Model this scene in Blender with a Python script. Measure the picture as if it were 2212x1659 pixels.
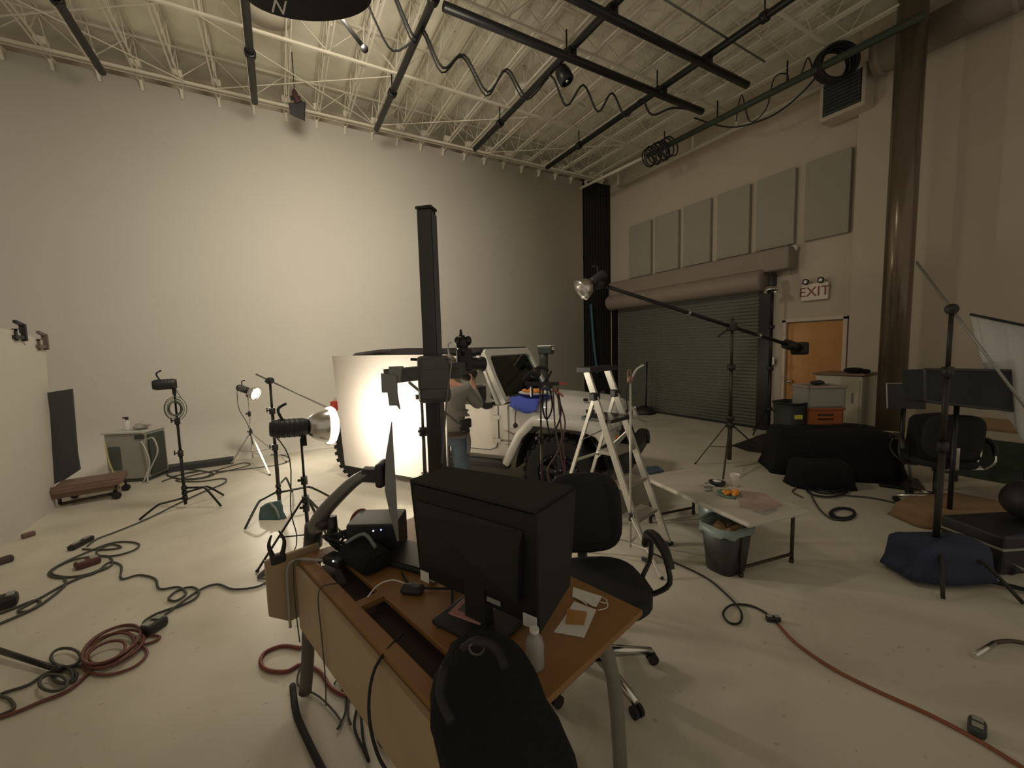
import bpy, bmesh, math, random
from mathutils import Vector, Matrix, Euler
random.seed(7)
R3 = math.radians
for o in list(bpy.data.objects): bpy.data.objects.remove(o)
SC = bpy.context.scene
COL = SC.collection
# ------------------------------------------------------------------ camera
EYE = Vector((0, 0, 1.8)); FPX = 881.8
def cam_rot(yaw, pitch, roll):
    cy, sy, cp, sp, cr, sr = math.cos(yaw), math.sin(yaw), math.cos(pitch), math.sin(pitch), math.cos(roll), math.sin(roll)
    Z = Matrix(((cy, -sy, 0), (sy, cy, 0), (0, 0, 1))); B = Matrix(((1, 0, 0), (0, 0, -1), (0, 1, 0)))
    P = Matrix(((1, 0, 0), (0, cp, -sp), (0, sp, cp))); Q = Matrix(((cr, -sr, 0), (sr, cr, 0), (0, 0, 1)))
    return Q @ P @ B @ Z
CR = cam_rot(R3(29.59), R3(5.106), R3(-1.518))       # rows: right, down, forward in world axes
cam = bpy.data.objects.new('camera', bpy.data.cameras.new('camera')); COL.objects.link(cam)
cam.data.sensor_width = 36; cam.data.lens = 36 * FPX / 2212; cam.data.clip_start = .05; cam.data.clip_end = 100
Mw = Matrix((CR[0], -CR[1], -CR[2])).transposed().to_4x4(); Mw.translation = EYE
cam.matrix_world = Mw
SC.camera = cam
# ------------------------------------------------------------------ light and exposure
SC.view_settings.view_transform = 'Standard'; SC.view_settings.look = 'None'
SC.view_settings.exposure = 0.0; SC.view_settings.gamma = 1; SC.view_settings.use_curve_mapping = False
W = bpy.data.worlds.new('world'); SC.world = W; W.use_nodes = True
WUP, WDN = .30, .30                     # stands for the unseen studio: added even fill, its lower half lifts the ceiling
_n = W.node_tree.nodes; _l = W.node_tree.links; _t = _n.new('ShaderNodeTexCoord'); _s = _n.new('ShaderNodeSeparateXYZ'); _r = _n.new('ShaderNodeMapRange')
_l.new(_t.outputs['Generated'], _s.inputs[0]); _l.new(_s.outputs['Z'], _r.inputs['Value']); _r.inputs['From Min'].default_value = -.15; _r.inputs['From Max'].default_value = .05
_r.inputs['To Min'].default_value = WDN; _r.inputs['To Max'].default_value = WUP
_n['Background'].inputs[0].default_value = (1.0, .88, .68, 1); _l.new(_r.outputs['Result'], _n['Background'].inputs[1])
def lamp(name, kind, loc, to=None, energy=10, size=.1, color=(1, .90, .72), spot=None, blend=.5):
    l = bpy.data.lights.new(name, kind); l.energy = energy; l.color = color
    if kind == 'AREA': l.shape = 'DISK'; l.size = size
    else: l.shadow_soft_size = size
    if spot: l.spot_size = R3(spot); l.spot_blend = blend
    o = bpy.data.objects.new(name, l); COL.objects.link(o); o.location = loc
    if to is not None: o.rotation_euler = (Vector(to) - Vector(loc)).to_track_quat('-Z', 'Y').to_euler()
    return o
KEY_DIR = Vector((.99, .10, -.06)).normalized(); KEY_POS = Vector((.122, 3.95, 1.16)) + KEY_DIR * .17
LAMP2_POS = Vector((-.33, 7.75, 1.56)); LAMP2_DIR = Vector((.78, -.50, -.35)).normalized()
lamp('key_light', 'AREA', KEY_POS + KEY_DIR * .17, KEY_POS + KEY_DIR * 2, 26, .24)
lamp('key_glow', 'POINT', KEY_POS + KEY_DIR * .20, None, 8, .10)
lamp('far_light', 'SPOT', LAMP2_POS + LAMP2_DIR * .12, LAMP2_POS + LAMP2_DIR * 2, 118, .06, spot=160, blend=.9)
SOFT_POS = Vector((.43, 4.38, 5.27)); SOFT_DIR = Vector((.28, .80, -.54)).normalized()
lamp('softbox_assumed_fill', 'AREA', SOFT_POS + SOFT_DIR * .20, SOFT_POS + SOFT_DIR * 3, 115, .95)  # softbox hangs there; its light is assumed, added to brighten the back wall
# ------------------------------------------------------------------ picture to place helpers (points of the real room)
def ray(x, y): return CR.transposed() @ Vector(((x - 1106) / FPX, (y - 829.5) / FPX, 1))
def G(x, y, z=0.0): r = ray(x, y); return EYE + r * ((z - EYE.z) / r.z)
def PX(x, y, X): r = ray(x, y); return EYE + r * (X / r.x)
def PY(x, y, Y): r = ray(x, y); return EYE + r * (Y / r.y)
def DP(x, y, d): return EYE + ray(x, y) * d
def ZA(p, x, y):                                     # height above ground point p seen at row y
    r = ray(x, y); return EYE.z + r.z * math.hypot(p[0], p[1]) / math.hypot(r.x, r.y)
def UP(p, x, y): return Vector((p[0], p[1], ZA(p, x, y)))
# ------------------------------------------------------------------ materials
MATS = {}
def mat(name, col, rough=.6, metal=0, bump=0, bscale=40, var=0, vscale=6, emit=0, spec=.5, coat=0, trans=0):
    if name in MATS: return MATS[name]
    m = bpy.data.materials.new(name); m.use_nodes = True; nt = m.node_tree; N = nt.nodes; L = nt.links
    b = N['Principled BSDF']; c = (*col, 1)
    b.inputs['Base Color'].default_value = c; b.inputs['Roughness'].default_value = rough; b.inputs['Metallic'].default_value = metal
    b.inputs['Specular IOR Level'].default_value = spec; b.inputs['Coat Weight'].default_value = coat
    b.inputs['Transmission Weight'].default_value = trans
    tc = N.new('ShaderNodeTexCoord')
    if var:
        n = N.new('ShaderNodeTexNoise'); n.inputs['Scale'].default_value = vscale; n.inputs['Detail'].default_value = 4
        L.new(tc.outputs['Object'], n.inputs['Vector'])
        mx = N.new('ShaderNodeMix'); mx.data_type = 'RGBA'
        mx.inputs['A'].default_value = tuple(v * (1 - var) for v in col) + (1,); mx.inputs['B'].default_value = tuple(min(1, v * (1 + var)) for v in col) + (1,)
        L.new(n.outputs['Fac'], mx.inputs['Factor']); L.new(mx.outputs['Result'], b.inputs['Base Color'])
    if bump:
        n = N.new('ShaderNodeTexNoise'); n.inputs['Scale'].default_value = bscale; n.inputs['Detail'].default_value = 3
        L.new(tc.outputs['Object'], n.inputs['Vector'])
        bp = N.new('ShaderNodeBump'); bp.inputs['Strength'].default_value = bump; bp.inputs['Distance'].default_value = .01
        L.new(n.outputs['Fac'], bp.inputs['Height']); L.new(bp.outputs['Normal'], b.inputs['Normal'])
    if emit: b.inputs['Emission Color'].default_value = c; b.inputs['Emission Strength'].default_value = emit
    MATS[name] = m; return m
BLACK = mat('black_metal', (.018, .018, .018), .38, .3, var=.3)
BLACKP = mat('black_plastic', (.022, .022, .022), .5, var=.3)
RUBBER = mat('black_rubber', (.02, .02, .02), .8, bump=.2, bscale=80)
CLOTH = mat('black_cloth', (.007, .007, .008), .95, bump=.6, bscale=60, var=.3)
CHROME = mat('chrome', (.75, .73, .70), .22, 1)
ALU = mat('brushed_aluminium', (.70, .68, .62), .38, .75, var=.08, vscale=30)
STEEL = mat('grey_steel', (.30, .29, .27), .45, .8, var=.15, vscale=20)
WALLM = mat('painted_cyclorama', (.80, .76, .69), .75, bump=.05, bscale=6, var=.03, vscale=1.2)
FLATM = mat('white_foam_board', (.68, .65, .59), .8, var=.02)
RWALL = mat('beige_painted_wall', (.54, .47, .375), .8, bump=.1, bscale=12, var=.04, vscale=2)
CEILM = mat('sprayed_ceiling_deck', (.86, .80, .66), .95, bump=.9, bscale=5, var=.22, vscale=2.4)
JOISTM = mat('cream_painted_steel', (.66, .61, .51), .6, var=.08, vscale=4)
DUCTM = mat('painted_duct', (.27, .22, .18), .6, var=.08)
PANELM = mat('grey_acoustic_fabric', (.36, .33, .27), .95, bump=.3, bscale=120, var=.06)
ROLLM = mat('grey_green_shutter', (.125, .14, .115), .5, .2, var=.08, vscale=3)
DOORW = mat('orange_oak_veneer', (.52, .25, .07), .45, var=.18, vscale=3)
FRAMEM = mat('pale_door_frame', (.62, .52, .42), .5)
DESKM = mat('cherry_laminate', (.29, .145, .050), .4, var=.12, vscale=5)
DESKP = mat('maple_laminate', (.42, .31, .19), .5, var=.05, vscale=5)
CARW = mat('white_car_paint', (.80, .78, .74), .22, coat=.5, var=.01)
GLASSD = mat('dark_glass', (.03, .033, .032), .08, spec=.8)
ORANGE = mat('orange_plastic', (.75, .22, .05), .5, var=.1)
REDC = mat('red_rubber', (.20, .045, .035), .5)
BLUE = mat('royal_blue_cloth', (.08, .12, .55), .9, bump=.4, bscale=40)
TEALB = mat('dull_teal_cloth', (.09, .16, .16), .9, bump=.4, bscale=40)
NAVY = mat('navy_canvas', (.035, .045, .085), .9, bump=.4, bscale=50, var=.2)
WHITEP = mat('white_plastic', (.78, .76, .72), .45)
SKIN = mat('skin', (.62, .33, .22), .55, var=.08, vscale=30)
HAIR = mat('greying_hair', (.25, .19, .14), .8, bump=.7, bscale=90)
SHIRT = mat('grey_knit_shirt', (.27, .255, .235), .95, bump=.35, bscale=18, var=.08)
JEANS = mat('blue_denim', (.11, .15, .21), .9, bump=.4, bscale=25, var=.3, vscale=9)
LEATHER = mat('brown_leather', (.07, .045, .03), .5)
WOODR = mat('reddish_wood_plank', (.20, .115, .09), .6, var=.15, vscale=8)
CARD = mat('white_paper', (.75, .73, .70), .7)
YELLOW = mat('yellow_tape', (.70, .60, .08), .5)
GREYB = mat('grey_painted_metal', (.36, .35, .31), .5, .1, var=.06)
GREYL = mat('pale_grey_side', (.55, .54, .49), .5)
BULB = mat('glowing_bulb', (1, .93, .78), .5, emit=14)
DIFF = mat('glowing_diffuser_cloth', (1, .93, .80), .7, emit=2.0)
LEDW = mat('white_indicator_light', (.85, .9, 1), .5, emit=6)
LEDB = mat('blue_indicator_light', (.3, .4, 1), .5, emit=6)
SNACK = mat('orange_snacks', (.85, .30, .05), .7, bump=.8, bscale=60, var=.3, vscale=30)
PINK = mat('dusty_pink_paper', (.50, .25, .23), .7)
CLEARP = mat('cloudy_clear_plastic', (.55, .52, .48), .3, trans=.35)
TABLEM = mat('grey_speckled_plastic_top', (.58, .54, .46), .55, bump=.3, bscale=150, var=.05, vscale=60)
SEATM = mat('charcoal_seat_fabric', (.020, .020, .021), .92, bump=.4, bscale=150)
REDL = mat('red_lens', (.45, .04, .03), .2)
SIGNR = mat('sign_red', (.22, .06, .04), .6)
DIMGR = mat('dim_green_cloth', (.045, .06, .04), .9, var=.4, vscale=6)
TANC = mat('tan_cardboard', (.30, .19, .10), .85, var=.25, vscale=7)
def floor_mat():
    m = mat('painted_studio_floor', (.66, .615, .52), .38); nt = m.node_tree; N = nt.nodes; L = nt.links; b = N['Principled BSDF']
    tc = N.new('ShaderNodeTexCoord'); n = N.new('ShaderNodeTexNoise'); n.inputs['Scale'].default_value = .9; n.inputs['Detail'].default_value = 5; n.inputs['Distortion'].default_value = 1.2
    L.new(tc.outputs['Object'], n.inputs['Vector']); r = N.new('ShaderNodeValToRGB')
    r.color_ramp.elements[0].position = .3; r.color_ramp.elements[0].color = (.56, .515, .42, 1); r.color_ramp.elements[1].position = .65; r.color_ramp.elements[1].color = (.70, .655, .56, 1)
    L.new(n.outputs['Fac'], r.inputs['Fac'])
    s = N.new('ShaderNodeTexNoise'); s.inputs['Scale'].default_value = 22; s.inputs['Detail'].default_value = 2; L.new(tc.outputs['Object'], s.inputs['Vector'])
    q = N.new('ShaderNodeValToRGB'); q.color_ramp.elements[0].position = .24; q.color_ramp.elements[0].color = (.72, .70, .66, 1); q.color_ramp.elements[1].position = .30; q.color_ramp.elements[1].color = (1, 1, 1, 1)
    L.new(s.outputs['Fac'], q.inputs['Fac']); mx = N.new('ShaderNodeMix'); mx.data_type = 'RGBA'; mx.blend_type = 'MULTIPLY'; mx.inputs['Factor'].default_value = 1
    L.new(r.outputs['Color'], mx.inputs['A']); L.new(q.outputs['Color'], mx.inputs['B']); L.new(mx.outputs['Result'], b.inputs['Base Color'])
    n2 = N.new('ShaderNodeTexNoise'); n2.inputs['Scale'].default_value = 2.5; L.new(tc.outputs['Object'], n2.inputs['Vector'])
    mr = N.new('ShaderNodeMapRange'); mr.inputs['To Min'].default_value = .3; mr.inputs['To Max'].default_value = .55
    L.new(n2.outputs['Fac'], mr.inputs['Value']); L.new(mr.outputs['Result'], b.inputs['Roughness'])
    return m
FLOORM = floor_mat()
def sheet_mat(name, col, tr):
    m = bpy.data.materials.new(name); m.use_nodes = True; nt = m.node_tree; N = nt.nodes; L = nt.links
    d = N.new('ShaderNodeBsdfDiffuse'); d.inputs[0].default_value = (*col, 1); t = N.new('ShaderNodeBsdfTranslucent'); t.inputs[0].default_value = (*col, 1)
    mx = N.new('ShaderNodeMixShader'); mx.inputs[0].default_value = tr; L.new(d.outputs[0], mx.inputs[1]); L.new(t.outputs[0], mx.inputs[2])
    L.new(mx.outputs[0], N['Material Output'].inputs['Surface']); return m
SILK = sheet_mat('white_silk_sheet', (.86, .81, .76), .60)
SHEET2 = sheet_mat('white_diffusion_sheet', (.70, .68, .66), .3)
def window_mat():
    m = bpy.data.materials.new('clear_window_glass'); m.use_nodes = True; nt = m.node_tree; N = nt.nodes; L = nt.links
    g = N.new('ShaderNodeBsdfGlossy'); g.inputs['Roughness'].default_value = .03; g.inputs[0].default_value = (.8, .85, .8, 1)
    t = N.new('ShaderNodeBsdfTransparent'); t.inputs[0].default_value = (.80, .83, .80, 1); f = N.new('ShaderNodeFresnel'); f.inputs[0].default_value = 1.6
    mx = N.new('ShaderNodeMixShader'); L.new(f.outputs[0], mx.inputs[0]); L.new(t.outputs[0], mx.inputs[1]); L.new(g.outputs[0], mx.inputs[2])
    L.new(mx.outputs[0], N['Material Output'].inputs['Surface']); return m
GLASS = window_mat()
# ------------------------------------------------------------------ mesh building
def frame(d, up=(0, 0, 1)):
    d = Vector(d).normalized(); u = Vector(up)
    if abs(d.dot(u)) > .97: u = Vector((1, 0, 0))
    x = u.cross(d).normalized(); return x, d.cross(x).normalized(), d
class MB:
    def __init__(s, M=None): s.v = []; s.f = []; s.M = M; s.sm = []
    def add(s, vs, fs, smooth=False):
        k = len(s.v); s.v += [Vector(p) for p in vs]; s.f += [tuple(i + k for i in f) for f in fs]; s.sm += [smooth] * len(fs); return s
    def box(s, c, size, rz=0, M=None, bev=0):
        hx, hy, hz = size[0] / 2, size[1] / 2, size[2] / 2; T = Matrix.Translation(Vector(c)) @ (M.to_4x4() if M else Matrix.Rotation(rz, 4, 'Z'))
        if bev <= 0:
            vs = [T @ Vector((a * hx, b * hy, d * hz)) for a in (-1, 1) for b in (-1, 1) for d in (-1, 1)]
            return s.add(vs, [(0, 1, 3, 2), (4, 6, 7, 5), (0, 4, 5, 1), (2, 3, 7, 6), (0, 2, 6, 4), (1, 5, 7, 3)])
        bm = bmesh.new(); bmesh.ops.create_cube(bm, size=1); bmesh.ops.scale(bm, vec=size, verts=bm.verts)
        bmesh.ops.bevel(bm, geom=bm.edges[:], offset=min(bev, min(size) * .45), segments=2, affect='EDGES', profile=.5)
        bm.verts.ensure_lookup_table()
        r = s.add([T @ v.co for v in bm.verts], [[v.index for v in f.verts] for f in bm.faces]); bm.free(); return r
    def bar(s, a, b, w, h=None, up=(0, 0, 1)):
        a, b = Vector(a), Vector(b); h = h or w; x, y, d = frame(b - a, up)
        vs = [p + x * (i * w / 2) + y * (j * h / 2) for p in (a, b) for i, j in ((-1, -1), (1, -1), (1, 1), (-1, 1))]
        return s.add(vs, [(3, 2, 1, 0), (4, 5, 6, 7), (0, 1, 5, 4), (1, 2, 6, 5), (2, 3, 7, 6), (3, 0, 4, 7)])
    def cyl(s, a, b, r0, r1=None, n=12, cap=True):
        a, b = Vector(a), Vector(b); r1 = r0 if r1 is None else r1; x, y, d = frame(b - a)
        vs = [p + (x * math.cos(t) + y * math.sin(t)) * r for p, r in ((a, r0), (b, r1)) for t in [2 * math.pi * k / n for k in range(n)]]
        fs = [(k, (k + 1) % n, n + (k + 1) % n, n + k) for k in range(n)]; s.add(vs, fs, True)
        if cap: s.add(vs, [tuple(range(n))[::-1], tuple(range(n, 2 * n))])
        return s
    def lathe(s, prof, o=(0, 0, 0), d=(0, 0, 1), n=20, cap=False):
        o = Vector(o); x, y, d = frame(d); vs = []
        for r, h in prof:
            for k in range(n):
                t = 2 * math.pi * k / n; vs.append(o + d * h + (x * math.cos(t) + y * math.sin(t)) * r)
        m = len(prof); fs = [(i * n + k, i * n + (k + 1) % n, (i + 1) * n + (k + 1) % n, (i + 1) * n + k) for i in range(m - 1) for k in range(n)]
        s.add(vs, fs, True)
        if cap: s.add(vs, [tuple(range(n))[::-1], tuple(range((m - 1) * n, m * n))])
        return s
    def tube(s, pts, r, n=7, smooth=True, sub=4, closed=False):
        P = [Vector(p) for p in pts]
        if smooth and len(P) > 2:
            Q = []; m = len(P)
            for i in range(m if closed else m - 1):
                p0 = P[(i - 1) % m] if (closed or i) else P[0]; p1 = P[i]; p2 = P[(i + 1) % m]; p3 = P[(i + 2) % m] if (closed or i + 2 < m) else p2
                for k in range(sub):
                    t = k / sub; Q.append(.5 * ((2 * p1) + (p2 - p0) * t + (2 * p0 - 5 * p1 + 4 * p2 - p3) * t * t + (3 * p1 - p0 - 3 * p2 + p3) * t ** 3))
            if not closed: Q.append(P[-1])
            P = Q
        rr = r if callable(r) else (lambda t: r); m = len(P); vs = []; px = None
        for i, p in enumerate(P):
            d = (P[(i + 1) % m] - P[i - 1]) if closed else (P[min(i + 1, m - 1)] - P[max(i - 1, 0)])
            if d.length < 1e-7: d = Vector((0, 0, 1))
            d.normalize()
            if px is None: px = frame(d)[0]
            else:
                px = px - d * px.dot(d); px = px.normalized() if px.length > 1e-5 else frame(d)[0]
            y = d.cross(px); q = rr(i / max(1, m - 1))
            vs += [p + (px * math.cos(2 * math.pi * k / n) + y * math.sin(2 * math.pi * k / n)) * q for k in range(n)]
        R = m if closed else m - 1
        fs = [(i * n + k, i * n + (k + 1) % n, ((i + 1) % m) * n + (k + 1) % n, ((i + 1) % m) * n + k) for i in range(R) for k in range(n)]
        s.add(vs, fs, True)
        if not closed: s.add(vs, [tuple(range(n))[::-1], tuple(range((m - 1) * n, m * n))])
        return s
    def ell(s, c, rad, M=None, n=16, m=10):
        c = Vector(c); vs = []; M = M or Matrix.Identity(3)
        for i in range(m + 1):
            a = math.pi * i / m
            for k in range(n):
                t = 2 * math.pi * k / n; vs.append(c + M @ Vector((rad[0] * math.sin(a) * math.cos(t), rad[1] * math.sin(a) * math.sin(t), rad[2] * math.cos(a))))
        return s.add(vs, [(i * n + k, (i + 1) * n + k, (i + 1) * n + (k + 1) % n, i * n + (k + 1) % n) for i in range(m) for k in range(n)], True)
    def prism(s, poly, a, b):                       # poly: list of 3D points; a->b extrusion vector pair
        a, b = Vector(a), Vector(b); n = len(poly); P = [Vector(p) for p in poly]
        vs = [p + a for p in P] + [p + b for p in P]
        return s.add(vs, [tuple(range(n))[::-1], tuple(range(n, 2 * n))] + [(k, (k + 1) % n, n + (k + 1) % n, n + k) for k in range(n)])
    def loft(s, secs, cap=True, smooth=True, closed=True):
        n = len(secs[0]); vs = [p for q in secs for p in q]; K = n if closed else n - 1
        s.add(vs, [(i * n + k, i * n + (k + 1) % n, (i + 1) * n + (k + 1) % n, (i + 1) * n + k) for i in range(len(secs) - 1) for k in range(K)], smooth)
        if cap: s.add(vs, [tuple(range(n))[::-1], tuple(range((len(secs) - 1) * n, len(secs) * n))])
        return s
    def build(s, name, m, parent=None, label=None, mods=None):
        org = Vector(parent['_o']) if parent is not None and '_o' in parent else Vector((0, 0, 0))
        vs = [s.M @ v for v in s.v] if s.M else s.v
        own = Vector((0, 0, 0))
        if parent is None and vs:
            lo = [min(v[i] for v in vs) for i in range(3)]; hi = [max(v[i] for v in vs) for i in range(3)]
            own = Vector(((lo[0] + hi[0]) / 2, (lo[1] + hi[1]) / 2, lo[2])); org = own
        me = bpy.data.meshes.new(name); me.from_pydata([v - org for v in vs], [], s.f); me.polygons.foreach_set('use_smooth', s.sm)
        bm = bmesh.new(); bm.from_mesh(me); bmesh.ops.remove_doubles(bm, verts=bm.verts, dist=1e-5); bmesh.ops.recalc_face_normals(bm, faces=bm.faces); bm.to_mesh(me); bm.free()
        me.materials.append(m)
        o = bpy.data.objects.new(name, me); COL.objects.link(o); o.location = own
        if parent is not None: o.parent = parent; o['_o'] = parent['_o']
        if label: o['label'] = label
        if mods:
            for k, v in mods: mm = o.modifiers.new(k, k); [setattr(mm, a, b) for a, b in v.items()]
        return o
def thing(name, label, cat, loc=(0, 0, 0), group=None):
    o = bpy.data.objects.new(name, None); COL.objects.link(o); o.location = loc; o.empty_display_size = .1
    o['label'] = label; o['category'] = cat; o['_o'] = list(loc)
    if group: o['group'] = group
    return o
def tag(o, label, cat, group=None):
    o['label'] = label; o['category'] = cat
    if group: o['group'] = group
    return o
def struct(o): o['kind'] = 'structure'; return o
def text(name, s, size, m, parent, loc, right, up, extr=.002):
    c = bpy.data.curves.new(name, 'FONT'); c.body = s; c.size = size; c.extrude = extr; c.align_x = 'CENTER'; c.align_y = 'CENTER'
    t = bpy.data.objects.new(name, c); COL.objects.link(t)
    dg = bpy.context.evaluated_depsgraph_get(); me = bpy.data.meshes.new_from_object(t.evaluated_get(dg)); bpy.data.objects.remove(t)
    r = Vector(right).normalized(); u = Vector(up); u = (u - r * u.dot(r)).normalized(); n = r.cross(u)
    T = Matrix((r, u, n)).transposed().to_4x4(); T.translation = Vector(loc) - (Vector(parent['_o']) if parent is not None else Vector())
    me.transform(T); me.materials.clear(); me.materials.append(m)
    o = bpy.data.objects.new(name, me); COL.objects.link(o)
    if parent is not None: o.parent = parent; o['_o'] = parent['_o']
    return o
def F(org, fwd):                                     # frame: +x = fwd, +y = left, +z up
    f = Vector((fwd[0], fwd[1], 0)).normalized(); l = Vector((-f.y, f.x, 0)); M = Matrix((f, l, Vector((0, 0, 1)))).transposed().to_4x4(); M.translation = Vector(org); return M
# ================================================================== the room
XW, YB = 8.54, 9.0
struct(MB().box((1.65, 4.1, -.05), (14.3, 11.2, .1)).build('floor', FLOORM))
struct(MB().box((1.65, 4.1, 6.82), (14.3, 11.2, .1)).build('ceiling', CEILM))
cove = [(0, 0)] + []
prof = [(YB + .15, 0), (YB - .75, 0)] + [(YB - .75 * math.cos(a * math.pi / 20) , .75 - .75 * math.cos(math.asin(min(1, 1 - math.cos(a * math.pi / 20))) ) ) for a in range(0)]
cv = [(YB - .7 + .7 * math.sin(a * math.pi / 24), .7 - .7 * math.cos(a * math.pi / 24)) for a in range(0, 13)]
poly = [(YB + .12, 0)] + [(YB - .7, 0.0)] + cv[1:] + [(YB, 6.25), (YB + .12, 6.25)]
b = MB(); n = len(poly)
vs = [Vector((x, y, z)) for x in (-5.5, 7.47) for y, z in poly]
for k in range(n):
    b.add([vs[k], vs[(k + 1) % n], vs[n + (k + 1) % n], vs[n + k]], [(0, 1, 2, 3)], 1 <= k <= 13)
b.add(vs, [tuple(range(n)), tuple(range(n, 2 * n))])
struct(b.build('wall_back', WALLM))
struct(MB().box((8.62, 6.3, 3.4), (.16, 6.15, 6.8)).box((8.57, .9, 3.4), (.30, 4.65, 6.8)).build('wall_right', RWALL))
struct(MB().box((1.65, 9.6, 3.4), (14.3, .1, 6.8)).build('wall_rear', RWALL))
# drape closing the gap beside the cyclorama
b = MB(); N = 60
top = [Vector((7.45 + 1.08 * k / N, YB + .06 + .015 * math.sin(k * 1.1) , 6.32)) for k in range(N + 1)]; bot = [Vector((p.x, YB + .06 + .02 * math.sin(k * 1.1 + .3), 0.01)) for k, p in enumerate(top)]
b.loft([top, bot], cap=False, closed=False); b.loft([[p + Vector((0, .02, 0)) for p in top], [p + Vector((0, .02, 0)) for p in bot]], cap=False, closed=False)
tag(b.build('black_drape', mat('heavy_black_drape', (.013, .012, .010), .95, var=.5, vscale=2)), 'tall black drape hanging between the white curved wall and the shutter wall', 'curtain')
tag(MB().tube([(7.72, 8.98, 2.95), (7.76, 8.97, 2.3), (7.82, 8.97, 1.7), (7.92, 8.96, 1.0)], lambda t: .035).build('hanging_strap', mat('blue_grey_webbing', (.06, .13, .17), .8)), 'blue-grey strap hanging down in front of the tall black drape', 'strap')
# roller shutter
t = thing('roller_shutter', 'wide grey-green ribbed roller shutter under a long hood in the right wall', 'roller door', (8.5, 6.7, 0))
b = MB(); k = 0; z = .03
while z < 2.95:
    b.box((8.515, 6.72, z + .034), (.05, 3.96, .056), bev=.012); z += .072
b.build('shutter_curtain', ROLLM, t)
MB().lathe([(0, 0), (.20, .0), (.21, .05), (.21, 4.2), (.20, 4.25), (0, 4.25)], (8.27, 8.80, 2.98), (0, -1, 0), 24).build('roll_housing', DUCTM, t)
MB().box((8.36, 6.45, 3.32), (.32, 4.7, .42), bev=.04).build('hood', DUCTM, t)
MB().box((8.47, 4.62, 1.45), (.12, .22, 2.9)).build('guide_rail', BLACK, t); MB().box((8.47, 8.82, 1.45), (.12, .14, 2.9)).build('guide_rail', BLACK, t)
MB().box((8.50, 6.7, .02), (.08, 4.1, .04)).build('bottom_rail', RUBBER, t)
# exit door
t = struct(MB().box((8.53, 3.77, 1.06), (.05, .90, 2.12), bev=.004).build('door_1', DOORW))
t['_o'] = list(t.location)
b = MB(); b.box((8.50, 4.265, 1.09), (.12, .07, 2.18)).box((8.50, 3.285, 1.09), (.12, .06, 2.18)).box((8.50, 3.775, 2.17), (.12, 1.04, .06)); b.build('door_frame', FRAMEM, t)
MB().cyl((8.50, 4.13, 1.02), (8.43, 4.13, 1.02), .035).lathe([(.0, 0), (.03, 0), (.035, .03), (0, .05)], (8.43, 4.13, 1.02), (-1, 0, 0), 12).build('door_knob', CHROME, t)
t = thing('exit_sign', 'white emergency sign reading EXIT above the wooden door', 'sign', (8.49, 3.78, 2.5))
MB().box((8.49, 3.78, 2.66), (.07, .42, .30), bev=.01).build('sign_box', mat('sign_face_white', (.80, .72, .60), .6), t)
text('sign_lettering', 'EXIT', .24, SIGNR, t, (8.450, 3.78, 2.655), (0, -1, 0), (0, 0, 1))
for yy in (3.90, 3.66):
    h = MB().lathe([(.0, 0), (.03, 0), (.055, .07), (.05, .08)], (8.47, yy, 2.86), (-.9, 0, -.2), 14).build('lamp_head', BLACKP, t); MB().ell((8.40, yy, 2.845), (.03, .035, .035)).build('lens', WHITEP, h)
t = thing('light_switch', 'pale switch plate between the shutter and the wooden door', 'switch', (8.45, 4.45, 1.3)); MB().box((8.45, 4.46, 1.40), (.025, .08, .14), bev=.008).build('plate', WHITEP, t); MB().box((8.43, 4.46, 1.40), (.02, .03, .05)).build('toggle', WHITEP, t)
# acoustic panels
order = ['farthest, smallest-looking', 'second from the far end', 'third from the far end', 'fourth from the far end', 'second nearest the door end', 'nearest, largest-looking']
for k, (x0, x1) in enumerate([(1361, 1407), (1416, 1467), (1478, 1536), (1550, 1620), (1634, 1717), (1737, 1835)]):
    ya, yb = PX(x0, 520, 8.48).y, PX(x1, 480, 8.48).y
    t = thing('acoustic_panel', 'grey-brown fabric acoustic panel high on the right wall, %s of six' % order[k], 'wall panel', (8.48, (ya + yb) / 2, 3.58), 'acoustic panels above the shutter')
    MB().box((8.49, (ya + yb) / 2, 4.27), (.09, abs(ya - yb), 1.37), bev=.012).build('panel_face', PANELM, t)
MB_ = MB().lathe([(0, 0), (.05, 0), (.07, .05), (.05, .10), (0, .12)], (8.50, 4.14, 3.50), (-1, 0, 0), 14); tag(MB_.build('security_camera', WHITEP), 'small white round sensor on the wall above the hood end', 'sensor')
# wall vent unit
t = thing('ventilation_unit', 'dark grille box near the top of the right wall beside the column', 'vent', (8.3, 3.3, 5.4))
MB().box((8.30, 3.35, 5.72), (.35, .62, .62), bev=.02).build('casing', RWALL, t)
b = MB()
for k in range(9): b.box((8.115, 3.35, 5.50 + k * .055), (.03, .50, .035), M=Matrix.Rotation(.5, 3, 'Y'))
b.box((8.13, 3.35, 5.72), (.01, .52, .50)); b.build('grille', mat('dark_vent_grille', (.06, .07, .07), .6), t)
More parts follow.
